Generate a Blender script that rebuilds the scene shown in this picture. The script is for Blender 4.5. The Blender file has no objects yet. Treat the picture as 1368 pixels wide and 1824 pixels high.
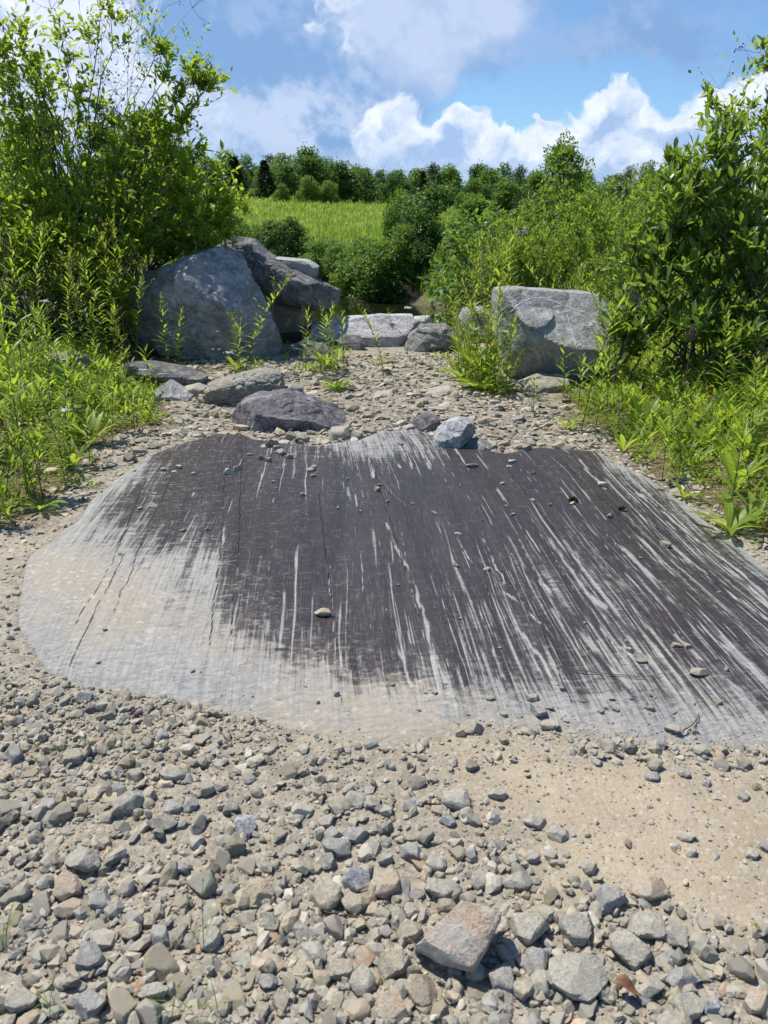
import bpy, math, random
import numpy as np
from mathutils import Vector
R = math.radians
RNG = np.random.default_rng(7)
random.seed(7)
scene = bpy.context.scene
COL = scene.collection

# ------------------------------------------------------------------ node helper
class X:
    """a socket with arithmetic"""
    def __init__(s, nt, sock): s.nt, s.s = nt, sock
    def _m(s, op, *a, clamp=False):
        n = s.nt.nodes.new('ShaderNodeMath'); n.operation = op; n.use_clamp = clamp
        s.nt.links.new(s.s, n.inputs[0])
        for i, v in enumerate(a):
            if isinstance(v, X): s.nt.links.new(v.s, n.inputs[i+1])
            else: n.inputs[i+1].default_value = v
        return X(s.nt, n.outputs[0])
    def __add__(s, o): return s._m('ADD', o)
    __radd__ = __add__
    def __mul__(s, o): return s._m('MULTIPLY', o)
    __rmul__ = __mul__
    def __sub__(s, o): return s._m('SUBTRACT', o)
    def __rsub__(s, o): return (s*-1.0)+o
    def __truediv__(s, o): return s._m('DIVIDE', o)
    def pow(s, o): return s._m('POWER', o)
    def max(s, o): return s._m('MAXIMUM', o)
    def min(s, o): return s._m('MINIMUM', o)
    def abs(s): return s._m('ABSOLUTE')
    def clamp(s): return s._m('ADD', 0.0, clamp=True)
    def ss(s, a, b, lo=0., hi=1.):
        n = s.nt.nodes.new('ShaderNodeMapRange'); n.interpolation_type = 'SMOOTHSTEP'
        s.nt.links.new(s.s, n.inputs[0])
        n.inputs[1].default_value = a; n.inputs[2].default_value = b
        n.inputs[3].default_value = lo; n.inputs[4].default_value = hi
        return X(s.nt, n.outputs[0])
    def lin(s, a, b, lo=0., hi=1.):
        n = s.nt.nodes.new('ShaderNodeMapRange'); s.nt.links.new(s.s, n.inputs[0])
        n.inputs[1].default_value = a; n.inputs[2].default_value = b
        n.inputs[3].default_value = lo; n.inputs[4].default_value = hi
        return X(s.nt, n.outputs[0])

class T:
    """a node tree with short-hands"""
    def __init__(s, nt): s.nt = nt
    def node(s, t, **k):
        n = s.nt.nodes.new(t)
        for a, b in k.items(): setattr(n, a, b)
        return n
    def link(s, a, b): s.nt.links.new(a.s if isinstance(a, X) else a, b)
    def coord(s, w='Object'): return X(s.nt, s.node('ShaderNodeTexCoord').outputs[w])
    def setin(s, sock, v):
        if isinstance(v, X): s.nt.links.new(v.s, sock)
        else:
            if hasattr(v, '__len__') and len(v) == 3 and sock.type == 'RGBA': v = (*v, 1)
            sock.default_value = v
    def vm(s, op, a, b=None, scale=None):
        n = s.node('ShaderNodeVectorMath', operation=op); s.setin(n.inputs[0], a)
        if b is not None: s.setin(n.inputs[1], b)
        if scale is not None: s.setin(n.inputs['Scale'], scale)
        return X(s.nt, n.outputs[1] if op in ('DOT_PRODUCT', 'LENGTH', 'DISTANCE') else n.outputs[0])
    def sep(s, v):
        n = s.node('ShaderNodeSeparateXYZ'); s.link(v, n.inputs[0])
        return [X(s.nt, o) for o in n.outputs]
    def comb(s, x, y, z):
        n = s.node('ShaderNodeCombineXYZ')
        for i, v in enumerate((x, y, z)): s.setin(n.inputs[i], v)
        return X(s.nt, n.outputs[0])
    def noise(s, v, scale=5., detail=4., rough=.5, dist=0., col=False, dim='3D'):
        n = s.node('ShaderNodeTexNoise'); n.noise_dimensions = dim
        s.link(v, n.inputs['Vector']); n.inputs['Scale'].default_value = scale
        n.inputs['Detail'].default_value = detail; n.inputs['Roughness'].default_value = rough
        n.inputs['Distortion'].default_value = dist
        return X(s.nt, n.outputs['Color' if col else 'Fac'])
    def voro(s, v, scale=5., feature='F1', out='Distance', rnd=1.):
        n = s.node('ShaderNodeTexVoronoi', feature=feature); s.link(v, n.inputs['Vector'])
        n.inputs['Scale'].default_value = scale; n.inputs['Randomness'].default_value = rnd
        return X(s.nt, n.outputs[out])
    def attr(s, name, out='Fac'):
        n = s.node('ShaderNodeAttribute', attribute_name=name); return X(s.nt, n.outputs[out])
    def mix(s, f, a, b, mode='MIX'):
        n = s.node('ShaderNodeMix', data_type='RGBA', blend_type=mode)
        s.setin(n.inputs['Factor'], f); s.setin(n.inputs[6], a); s.setin(n.inputs[7], b)
        return X(s.nt, n.outputs[2])
    def mul(s, c, f):
        """colour times a float socket"""
        return s.vm('SCALE', c, scale=f)
    def bump(s, h, strength=.5, dist=.01, normal=None):
        n = s.node('ShaderNodeBump'); s.link(h, n.inputs['Height'])
        n.inputs['Strength'].default_value = strength; n.inputs['Distance'].default_value = dist
        if normal is not None: s.link(normal, n.inputs['Normal'])
        return X(s.nt, n.outputs[0])

def material(name):
    m = bpy.data.materials.new(name); m.use_nodes = True
    t = T(m.node_tree); p = m.node_tree.nodes['Principled BSDF']
    p.inputs['Specular IOR Level'].default_value = .3
    return m, t, p

# ------------------------------------------------------------------ camera
F, CX, CY, HC, PITCH = 1370., 684., 912., 1.6, R(20.5)
cam = bpy.data.objects.new('camera', bpy.data.cameras.new('camera')); COL.objects.link(cam)
cam.location = (0, 0, HC); cam.rotation_euler = (R(90)-PITCH, 0, 0)
cam.data.sensor_fit = 'VERTICAL'; cam.data.sensor_height = 36; cam.data.lens = 36*F/1824
cam.data.clip_start = .05; cam.data.clip_end = 3000
cam.data.dof.use_dof = True; cam.data.dof.focus_distance = 5.0; cam.data.dof.aperture_fstop = 7.0
scene.camera = cam
cp, sp = math.cos(PITCH), math.sin(PITCH)
def ray(px, py):
    a = (np.asarray(px, float)-CX)/F; b = (CY-np.asarray(py, float))/F
    return np.stack([a, cp+b*sp, -sp+b*cp], -1)
def G(px, py, z=0.):                       # pixel -> point at height z
    r = ray(px, py); t = (z-HC)/r[..., 2]
    return r*t[..., None]+np.array([0, 0, HC])
def at(px, py, Y):                         # pixel -> point at depth Y
    r = ray(px, py); return r*(Y/r[..., 1])[..., None]+np.array([0, 0, HC])
def pix(p):
    p = np.asarray(p, float)-np.array([0, 0, HC])
    d = p[..., 1]*cp-p[..., 2]*sp; u = p[..., 1]*sp+p[..., 2]*cp
    d = np.where(d > .01, d, .01)
    return CX+F*p[..., 0]/d, CY-F*u/d

# ------------------------------------------------------------------ sun, sky, exposure
SUN_EL, SUN_AZ = R(63), R(-56)            # azimuth from +Y towards +X
sd = Vector((math.sin(SUN_AZ)*math.cos(SUN_EL), math.cos(SUN_AZ)*math.cos(SUN_EL), math.sin(SUN_EL)))
sun = bpy.data.objects.new('sun', bpy.data.lights.new('sun', 'SUN')); COL.objects.link(sun)
sun.data.energy = 5.0; sun.data.angle = R(.53); sun.data.color = (1, .94, .84)
sun.rotation_euler = sd.to_track_quat('Z', 'Y').to_euler(); sun.location = (-5, 5, 20)
scene.view_settings.view_transform = 'Standard'; scene.view_settings.look = 'None'
scene.view_settings.exposure = 0.28; scene.view_settings.gamma = 1.0
scene.view_settings.use_curve_mapping = False
world = bpy.data.worlds.new('World'); scene.world = world; world.use_nodes = True
def build_sky():
    nt = world.node_tree; t = T(nt); bg = nt.nodes['Background']; bg.inputs[1].default_value = .1
    sky = t.node('ShaderNodeTexSky', sky_type='NISHITA', sun_disc=False, sun_elevation=SUN_EL, sun_rotation=SUN_AZ,
                 altitude=300., air_density=1.0, dust_density=.4, ozone_density=2.5)
    d = t.vm('NORMALIZE', t.coord('Generated')); x, y, z = t.sep(d)
    # azimuth / elevation in degrees
    az = x._m('ARCTAN2', y)*57.2958; el = z._m('ARCSINE')*57.2958
    def dirpx(px, py):
        r = ray(px, py); r = r/np.linalg.norm(r); return math.degrees(math.atan2(r[0], r[1])), math.degrees(math.asin(r[2]))
    def blob(az_, el_, px, py, rx, ry, amp):
        a, e = dirpx(px, py); sx = rx/F*57.3*1.0; sy = ry/F*57.3
        q = ((az_-a)/sx).pow(2.)+((el_-e)/sy).pow(2.)
        return (q*-1.0)._m('EXPONENT')*amp
    def warp(az_, el_, sc, amt, seed):
        n = t.noise(t.comb(az_, el_, seed), sc, 3., .6, col=True); a, b, c = t.sep(n)
        return az_+(a-.5)*amt, el_+(b-.5)*amt
    # --- cumulus heads near the horizon
    cum = [(1100, 182, 36, 32, 1.3), (1062, 215, 36, 26, .9), (1030, 250, 62, 34, .95), (1160, 230, 44, 28, .9), (1225, 222, 50, 34, 1.), (1300, 215, 60, 46, 1.1), (1420, 250, 120, 100, 1.1),
           (822, 232, 38, 28, 1.15), (780, 262, 46, 26, .85), (890, 252, 30, 22, .85), (900, 285, 60, 28, .9), (962, 225, 18, 13, .75), (745, 290, 60, 30, .8), (712, 205, 36, 44, .95), (670, 250, 50, 40, .7), (960, 305, 120, 28, .8),
           (560, 300, 60, 20, .5), (628, 80, 16, 46, .62), (572, 48, 28, 18, .68), (600, 5, 30, 12, .6), (478, 6, 26, 10, .68), (330, 205, 60, 40, .7), (1150, 315, 150, 36, .8),
           (120, 110, 130, 150, 1.), (1800, 330, 320, 110, 1.), (-500, 250, 500, 150, .9)]
    a1, e1 = warp(az, el, .22, 4.2, 3.1); a1, e1 = warp(a1, e1, .95, 1.4, 8.4)
    def cumulus(a0, e0, det):
        s = None
        for b in cum:
            v = blob(a0, e0, *b); s = v if s is None else s+v
        return s+(t.noise(t.comb(a0, e0, 1.7), .5, det, .64)-.5)*1.0
    dA = cumulus(a1, e1, 5.); dB = cumulus(a1+.5, e1-.75, 3.)     # second tap, away from the sun: relief
    m1 = dA.ss(.37, .70)
    lit = ((dB-dA)*1.25+.60+(el*.035-.24)).clamp()
    puff = t.noise(t.comb(az, el*1.15, 5.), .6, 5., .62)
    shade = (lit*.85+(puff-.5)*1.5).clamp()
    ccol = t.mix(shade, (3.3, 4.7, 7.2), (8.0, 8.5, 9.4))
    edge = dA.ss(.42, .85)
    ccol = t.mix((1.0-edge)*.3*el.ss(2., 6.), ccol, (8.4, 8.8, 9.6))
    # --- high blue grey sheet, left and middle
    sheet = [(540, 130, 130, 130, 1.0), (430, 60, 120, 120, .75), (600, 250, 140, 80, .8), (640, 60, 80, 90, .6), (330, 180, 120, 110, .7), (740, 60, 105, 60, 1.),
             (800, 130, 50, 40, .6), (860, 40, 80, 50, .6), (1130, 55, 100, 46, .75), (1010, 80, 110, 40, .35), (100, -100, 300, 160, .9), (760, -30, 140, 60, .9), (1330, 130, 80, 50, .55), (500, -250, 500, 120, .7), (1500, -200, 250, 160, .6)]
    a2, e2 = warp(az, el, .12, 6., 12.); a2, e2 = warp(a2, e2, .5, 1.6, 14.); s = None
    for b in sheet:
        v = blob(a2, e2, *b); s = v if s is None else s+v
    s = s+(t.noise(t.comb(a2, e2*1.5, 9.), .22, 4., .6)-.5)*1.1
    far = (y*-1.0).ss(-.75, -.3)      # elsewhere in the sky the same kind of cloud, without placed shapes
    s = s+far*(t.noise(d, 2.2, 4., .6)-.35)*1.4
    m2 = s.ss(.3, .85)*.92
    brk = t.noise(t.comb(az+el*.8, el-az*.3, 21.), .2, 4., .62)
    brk2 = t.noise(t.comb(az, el, 41.), .9, 4., .65)
    low_ = blob(az, el, 520, 215, 190, 75, 1.)
    pal = (blob(a2, e2, 745, 55, 115, 75, 1.3)+blob(a2, e2, 800, 135, 36, 30, .6)+blob(a2, e2, 860, 20, 90, 40, .8)).ss(.15, .95)
    g2 = ((brk+(brk2-.5)*.3).ss(.42, .62)*(low_*.75+.32)+pal*.75).clamp()
    scol = t.mix(g2, (2.0, 3.5, 6.1), (4.9, 5.8, 7.7))
    skyc = t.vm('MULTIPLY', X(nt, sky.outputs[0]), (.82, 1.02, 1.2))
    c = t.mix(m2, skyc, scol)
    c = t.mix(m1*.96, c, ccol)
    c = t.mix(el.ss(4.5, 1.5)*.6, c, (3.6, 4.9, 7.0)); low = el.ss(-4., 0.)
    c = t.mix(1.0-low, c, (2.0, 2.6, 2.6))
    t.link(c, bg.inputs[0])
build_sky()
scene.cycles.use_adaptive_sampling = True; scene.cycles.adaptive_threshold = .02
scene.cycles.max_bounces = 7; scene.cycles.transparent_max_bounces = 8
scene.cycles.use_denoising = True
scene.cycles.sample_clamp_indirect = 6

# ------------------------------------------------------------------ object helpers
def tag(o, label=None, cat=None, group=None, kind=None):
    if label: o['label'] = label
    if cat: o['category'] = cat
    if group: o['group'] = group
    if kind: o['kind'] = kind
    return o
def empty(name, loc, rz=0.):
    o = bpy.data.objects.new(name, None); COL.objects.link(o); o.empty_display_size = .1
    o.location = loc; o.rotation_euler = (0, 0, rz); return o
def mk(name, me, parent=None, loc=None):
    o = bpy.data.objects.new(name, me); COL.objects.link(o)
    if parent is not None: o.parent = parent
    if loc is not None: o.location = loc
    return o
def copy_tree(o, parent=None):
    c = o.copy(); COL.objects.link(c)
    if parent is not None: c.parent = parent
    for ch in list(o.children): copy_tree(ch, c)
    return c
def mesh(name, V, faces, mat, attrs=None, smooth=False):
    """faces: list of int arrays (n,3) or (n,4)"""
    V = np.asarray(V, np.float32); me = bpy.data.meshes.new(name)
    faces = [f for f in faces if len(f)]
    ls = np.concatenate([np.full(len(f), f.shape[1]) for f in faces])
    idx = np.concatenate([f.ravel() for f in faces]).astype(np.int32)
    me.vertices.add(len(V)); me.vertices.foreach_set('co', V.ravel())
    me.loops.add(len(idx)); me.loops.foreach_set('vertex_index', idx)
    me.polygons.add(len(ls)); st = np.concatenate([[0], np.cumsum(ls)[:-1]]).astype(np.int32)
    me.polygons.foreach_set('loop_start', st)
    me.polygons.foreach_set('use_smooth', np.full(len(ls), smooth))
    for k, a in (attrs or {}).items():
        a = np.asarray(a, np.float32)
        if a.ndim == 1: me.attributes.new(k, 'FLOAT', 'POINT').data.foreach_set('value', a)
        else:
            if a.shape[1] == 3: a = np.concatenate([a, np.ones((len(a), 1), np.float32)], 1)
            me.attributes.new(k, 'FLOAT_COLOR', 'POINT').data.foreach_set('color', a.ravel())
    me.update(calc_edges=True); me.materials.append(mat); me.validate(); return me
class Acc:
    def __init__(s): s.V, s.F3, s.F4, s.A, s.n = [], [], [], {}, 0
    def add(s, V, F, **attrs):
        s.V.append(V)
        for f in F: (s.F3 if f.shape[1] == 3 else s.F4).append(f+s.n)
        for k, a in attrs.items(): s.A.setdefault(k, []).append(a)
        s.n += len(V)
    def build(s, name, mat, smooth=False):
        fs = [np.concatenate(f) for f in (s.F3, s.F4) if f]
        return mesh(name, np.concatenate(s.V), fs, mat, {k: np.concatenate(a) for k, a in s.A.items()}, smooth)
def norm(v): return v/np.maximum(np.linalg.norm(v, axis=-1, keepdims=True), 1e-9)

# value noise
def hsh(*a):
    h = np.zeros(a[0].shape, np.uint32)
    for v, k in zip(a, (374761393, 668265263, 2147483647, 1274126177)):
        h = (h ^ (v.astype(np.int64) & 0xffffffff).astype(np.uint32)*np.uint32(k)); h = (h ^ (h >> np.uint32(13)))*np.uint32(1274126177)
    return ((h ^ (h >> np.uint32(16))) & np.uint32(0xffffff)).astype(float)/0xffffff
def vnoise(p, seed=0):
    i = np.floor(p).astype(int); f = p-i; f = f*f*(3-2*f); D = p.shape[-1]; out = 0
    for c in range(2**D):
        o = [(c >> k) & 1 for k in range(D)]; w = 1.
        for k in range(D): w = w*(f[..., k] if o[k] else 1-f[..., k])
        out = out+w*hsh(*[i[..., k]+o[k] for k in range(D)], np.full(p.shape[:-1], seed))
    return out*2-1
def fbm(p, oct=4, gain=.5, seed=0):
    a, s, o = 1., 0., 0.
    for k in range(oct): o = o+a*vnoise(p*2**k+k*17.3, seed+k); s += a; a *= gain
    return o/s
def sstep(a, b, x): t = np.clip((x-a)/(b-a), 0, 1); return t*t*(3-2*t)

def poly_sd(px, py, poly):
    """signed distance, positive inside"""
    P = np.asarray(poly, float); Q = np.roll(P, -1, 0); d = np.full(px.shape, 1e9); ins = np.zeros(px.shape, bool)
    for (ax, ay), (bx, by) in zip(P, Q):
        ex, ey = bx-ax, by-ay; t = np.clip(((px-ax)*ex+(py-ay)*ey)/(ex*ex+ey*ey+1e-12), 0, 1)
        d = np.minimum(d, np.hypot(px-ax-t*ex, py-ay-t*ey))
        c = ((ay > py) != (by > py)) & (px < (bx-ax)*(py-ay)/(by-ay+1e-12)+ax); ins ^= c
    return np.where(ins, d, -d)

# ------------------------------------------------------------------ layout of the ground
SLAB_PX = [(430, 777), (385, 776), (330, 790), (270, 815), (215, 850), (170, 890), (130, 935), (95, 965), (48, 1000), (28, 1060), (36, 1125), (62, 1168), (105, 1202),
           (180, 1226), (300, 1246), (400, 1268), (480, 1290), (560, 1310), (680, 1330), (800, 1318), (950, 1300), (1060, 1312), (1200, 1322), (1368, 1330), (1560, 1345), (1720, 1260),
           (1620, 1120), (1368, 1018), (1290, 955), (1210, 893), (1130, 842), (1062, 806), (960, 800), (900, 812), (840, 802), (790, 782), (735, 768), (680, 770), (640, 786), (560, 796), (490, 790)]
SLAB = G(*np.array(SLAB_PX, float).T)[:, :2]
def slab_sd(x, y):
    w = fbm(np.stack([x, y], -1)*3.1, 4, .5, 5)*.045
    return poly_sd(x, y, SLAB)+w
def y_far(x): return np.clip(29-1.6*(x+1.8), 17, 34)
WATER_Z = -.6
def H(x, y, detail=True):
    x = np.asarray(x, float); y = np.asarray(y, float); p = np.stack([x, y], -1)
    z = fbm(p*.9, 3, .5, 1)*.02*sstep(0, 2, y)
    bank = np.maximum(sstep(-1.9, -3.2, x+.12*(y-5)), sstep(2.1, 3.3, x-.1*(y-5)))*sstep(3.5, 6, y)
    z = z+bank*.16
    z = z+.06*sstep(6., 7.5, y)*sstep(13, 9, y)
    pond = sstep(10.9, 13.2, y)*sstep(0, 3.5, y_far(x)-y+.6*fbm(p*.4, 2, .5, 9))*sstep(9, 7, np.abs(x+1.5))
    z = z*(1-pond)-1.3*pond
    ramp = sstep(30, 150, y)
    far = (y-30).clip(0)*.050
    z = z+np.where(y > 30, far, 0)-np.clip(x+8, -30, 60)*.06*ramp*sstep(500, 100, np.abs(x))
    z = z+sstep(12, 60, np.abs(x+1))*.8
    z = np.where(y > 150, z-(y-150).clip(0, 300)*.012, z)
    z = z+fbm(p*.07, 3, .5, 3)*.35*sstep(30, 60, y)
    if detail: z = z+fbm(p*9, 3, .5, 2)*.006
    return z
def Hg(x, y):     # scalar ground height, slab included
    return float(surf(np.array([x]), np.array([y]))[0])
def slab_z(x, y, sdist):
    base = .012+.03*(1-np.exp(-np.maximum(sdist, 0)/.12))+.035*sstep(.2, 1.3, sdist)
    low = sstep(3.3, 2.4, y)                       # towards the camera the rock dips under the dust
    base = base-low*.022*np.exp(-np.maximum(sdist, 0)/.25)
    st = (fbm(np.stack([x*2.2+y*.1, y*.35], -1), 3, .5, 44)*.02+fbm(np.stack([x*14, y*1.2], -1), 3, .5, 45)*.0035)*sstep(0, .2, sdist)
    return np.where(sdist > 0, base+st, base-.35*(-sdist)-.02*sstep(0, .03, -sdist))
def surf(x, y):
    z = H(x, y); s = slab_sd(x, y)
    return np.where(s > 0, np.maximum(slab_z(x, y, s), z-.04), z)

# ------------------------------------------------------------------ ground material
def ground_mat():
    m, t, p = material('ground_soil'); c = t.coord()
    veg, sand, chip, field = t.attr('veg'), t.attr('sand'), t.attr('chip'), t.attr('field')
    n1 = t.noise(c, 2.2, 6, .6); n2 = t.noise(c, 22, 6, .65); n3 = t.noise(c, 120, 3, .6)
    base = t.mix(n1.ss(.35, .65), (.30, .245, .175), (.39, .32, .225))
    base = t.mix(t.noise(c, .9, 6, .7).ss(.45, .62)*.55, base, (.235, .205, .16)); grit = t.mix(n2.ss(.38, .62), (.18, .165, .135), (.33, .29, .23))
    col = t.mix((1.0-sand)*.75, base, grit)
    v = t.voro(c, 95, out='Color'); a, b, g_ = t.sep(v)
    col = t.mix((a.ss(.55, .9)*.55), col, t.mix(b, (.19, .19, .17), (.46, .44, .38)))
    col = t.mix(chip*.75, col, t.mix(n2.ss(.35, .65), (.135, .12, .095), (.31, .28, .22)))
    soil = t.mix(n2.ss(.35, .65), (.055, .043, .026), (.19, .145, .085))
    col = t.mix(veg, col, soil)
    fg = t.mix(t.noise(c, .35, 6, .65).ss(.3, .7), (.15, .22, .035), (.22, .30, .06))
    fg = t.mix(t.noise(c, .12, 4, .6).ss(.5, .75)*.5, fg, (.2, .2, .06))
    col = t.mix(field, col, fg)
    t.link(col, p.inputs['Base Color']); p.inputs['Roughness'].default_value = .95
    h = n2*.5+n3*.35+t.voro(c, 70)*.5+t.voro(c, 200)*.25
    t.link(t.bump(h, .8, .006), p.inputs['Normal']); return m
def grid_coords():
    ys = [-6.]
    while ys[-1] < 700:
        y = ys[-1]; st = .03 if 0.8 < y < 6.6 else (.05 if 6.6 <= y < 11.5 else (.25 if y < .8 else .05+.05*(y-11.5)))
        ys.append(y+max(.03, st))
    xs = [0.]
    while xs[-1] < 600:
        x = xs[-1]; xs.append(x+(.03 if x < 3 else .03+.09*(x-3)))
    xs = np.array(xs); return np.concatenate([-xs[:0:-1], xs]), np.array(ys)
def gridfaces(nx, ny):
    i = np.arange(nx-1)[None, :]+np.arange(ny-1)[:, None]*nx
    return np.stack([i, i+1, i+1+nx, i+nx], -1).reshape(-1, 4)
# zones seen in the photograph, on the ground
LEFTV = G(*np.array([(-900, 640), (60, 618), (235, 655), (300, 690), (322, 735), (300, 765), (215, 775), (165, 820), (120, 870), (60, 925), (-20, 935), (-500, 945)], float).T)[:, :2]
RIGHTV = G(*np.array([(1000, 745), (1010, 700), (1060, 640), (1368, 600), (2300, 640), (2000, 1150), (1500, 1010), (1368, 965), (1290, 925), (1220, 880), (1140, 835), (1085, 800), (1050, 770)], float).T)[:, :2]
PATH = G(*np.array([(240, 668), (400, 655), (560, 645), (800, 640), (900, 700), (990, 735), (1040, 775), (1060, 800), (900, 812), (780, 780), (640, 786), (430, 777), (300, 770), (290, 735)], float).T)[:, :2]
def sandmap(x, y):
    px, py = pix(np.stack([x, y, np.zeros_like(x)], -1))
    g = lambda cx, cy, rx, ry, a: a*np.exp(-((px-cx)/rx)**2-((py-cy)/ry)**2)
    s = g(1230, 1500, 330, 110, 1.1)+g(1010, 1410, 230, 55, .9)+g(700, 1320, 260, 30, .5)+g(10, 985, 60, 40, 1.)+g(1500, 1560, 300, 120, 1.)+g(860, 1345, 180, 40, .35)
    return np.clip(s+fbm(np.stack([x, y], -1)*3, 3, .5, 21)*.25*(s > .1), 0, 1)
def build_ground():
    xs, ys = grid_coords(); Xg, Yg = np.meshgrid(xs, ys); x, y = Xg.ravel(), Yg.ravel()
    z = H(x, y); s = slab_sd(x, y)
    near = (np.abs(x) < 12) & (y < 14)
    z = z-np.where(near, .10*sstep(0, .06, s), 0)
    p2 = np.stack([x, y], -1)
    wob = fbm(p2*2.5, 3, .5, 31)*.25
    veg = np.clip(np.maximum(sstep(-.15, .1, poly_sd(x, y, LEFTV)+wob), sstep(-.15, .1, poly_sd(x, y, RIGHTV)+wob)), 0, 1)
    veg = np.where(y > 8.6, np.maximum(veg, sstep(1.3, 2.1, np.abs(x-.1)+wob)), veg); veg = np.where(y > 11.3, 1, veg)
    veg = np.maximum(veg, sstep(5, 7, np.abs(x)))
    veg = np.where((y < 3.2), np.minimum(veg, sstep(6, 10, np.abs(x))), veg)
    field = sstep(-1.5, 0, y-y_far(x))*(y > 14)+sstep(14, 25, np.abs(x+1.5))
    field = np.clip(field, 0, 1)
    chip = sstep(-.3, .2, poly_sd(x, y, PATH))
    me = mesh('ground', np.stack([x, y, z], -1), [gridfaces(len(xs), len(ys))], ground_mat(),
              dict(veg=veg, sand=sandmap(x, y)*near, chip=chip, field=field), True)
    tag(mk('ground', me), kind='structure')
build_ground()

# ------------------------------------------------------------------ the polished rock slab
def slab_mat():
    m, t, p = material('polished_banded_rock'); c = t.coord()
    L, D, W, K = t.attr('light'), t.attr('dust'), t.attr('vein'), t.attr('crack')
    u, v = t.attr('su'), t.attr('sv')
    def st(su, sv, det=5, ro=.6, seed=0.): return t.noise(t.comb(u*su, v*sv, seed), 1., det, ro)
    s1 = st(26, 1.1, 6, .62, 1.); s2 = st(70, 2.2, 5, .6, 2.); s3 = st(9, .7, 5, .6, 3.); s4 = st(190, 7, 3, .6, 4.)
    rip = t.noise(t.comb(u*9., v*26., 7.), 1., 5, .62, .6); rip2 = t.noise(t.comb(u*24., v*70., 8.), 1., 4, .6, .9)
    s5 = st(360, 9, 3, .6, 5.)
    edgey = (s5-.5)*1.2+(s4-.5)*1.3+(rip2-.5)*.9
    nz = (s1-.5)*1.3+(s2-.5)*1.7+(s3-.5)*1.2+(rip-.5)*1.1
    f = L*.94+nz*.62+edgey*.22
    light = f.ss(.40, .78)*.78+f.ss(.25, 1.2)*.22
    wv = W*1.15+edgey*.42+(s2-.5)*.4
    light = light.max(W.ss(.05, .4)*wv.ss(.3, .9)*W.lin(0., .8, .3, 1.))
    scr = rip2.ss(.53, .62)*rip.ss(.45, .58)*L.lin(0, .5, .2, .6)*u.ss(.5, -.5, .25, 1.)
    fine = (s4.ss(.56, .66)*s1.ss(.4, .55)).max(s5.ss(.6, .68)*.7)*.42*L.lin(0, .35, .45, 1.)
    light = light.max(scr).max(fine).clamp()
    dk = t.mix(s3.ss(.3, .7), (.030, .025, .027), (.046, .038, .039))
    dk = t.mix(t.noise(c, 1.3, 4, .6).ss(.5, .75)*.5, dk, (.062, .042, .034))
    pat = t.noise(t.comb(u*16., v*34., 11.), 1., 5, .68, 1.4); lt = t.mix((s2*.35+rip2*.35+s5*.3).ss(.36, .62), (.19, .195, .195), (.37, .362, .335))
    lt = t.mix(t.noise(c, 2.1, 4, .6).ss(.55, .75)*.4, lt, (.46, .43, .34))
    lt = t.mix(pat.ss(.5, .62)*.5, lt, (.16, .16, .16)); lt = t.mix(pat.ss(.42, .34)*.35, lt, (.44, .43, .40)); lt = t.mix(t.noise(t.comb(u*3., v*.8, 13.), 1., 4, .6).ss(.5, .7)*.45, lt, (.24, .25, .265))
    col = t.mix(light, dk, lt)
    dn = t.noise(c, 7, 6, .65); dn2 = t.noise(c, 45, 5, .65)
    dust = (D*.95+(dn-.5)*1.8+(dn2-.5)*1.1+(rip-.5)*1.4+(pat-.5)*1.).ss(.25, 1.3)*.78
    dcol = t.mix(dn2.ss(.3, .7), (.30, .26, .205), (.385, .33, .255))
    col = t.mix(dust, col, dcol)
    spk = t.voro(c, 60, out='Color'); a, b, g_ = t.sep(spk)
    col = t.mix(a.ss(.93, .97)*.5*D, col, (.5, .48, .42))
    ck = K.ss(.25, .8)*(.55+.45*rip.ss(.35, .5)); col = t.mix(ck.clamp()*.85, col, (.03, .027, .025))
    t.link(col, p.inputs['Base Color'])
    t.link(light.lin(0, 1, .42, .62).max(dust*.9), p.inputs['Roughness'])
    p.inputs['Specular IOR Level'].default_value = .25
    h = s1*.5+s2*.4+pat*1.1*L+rip*.7+rip2*.3+dn2*.3*D-ck*1.2
    t.link(t.bump(h, .8, .008), p.inputs['Normal']); return m
def seg_field(px, py, line, w):
    d = np.full(px.shape, 1e9)
    for (ax, ay), (bx, by) in zip(line[:-1], line[1:]):
        ex, ey = bx-ax, by-ay; tt = np.clip(((px-ax)*ex+(py-ay)*ey)/(ex*ex+ey*ey), 0, 1)
        d = np.minimum(d, np.hypot(px-ax-tt*ex, py-ay-tt*ey))
    return np.clip(1.3-d/(w*.5), 0, 1)
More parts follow.
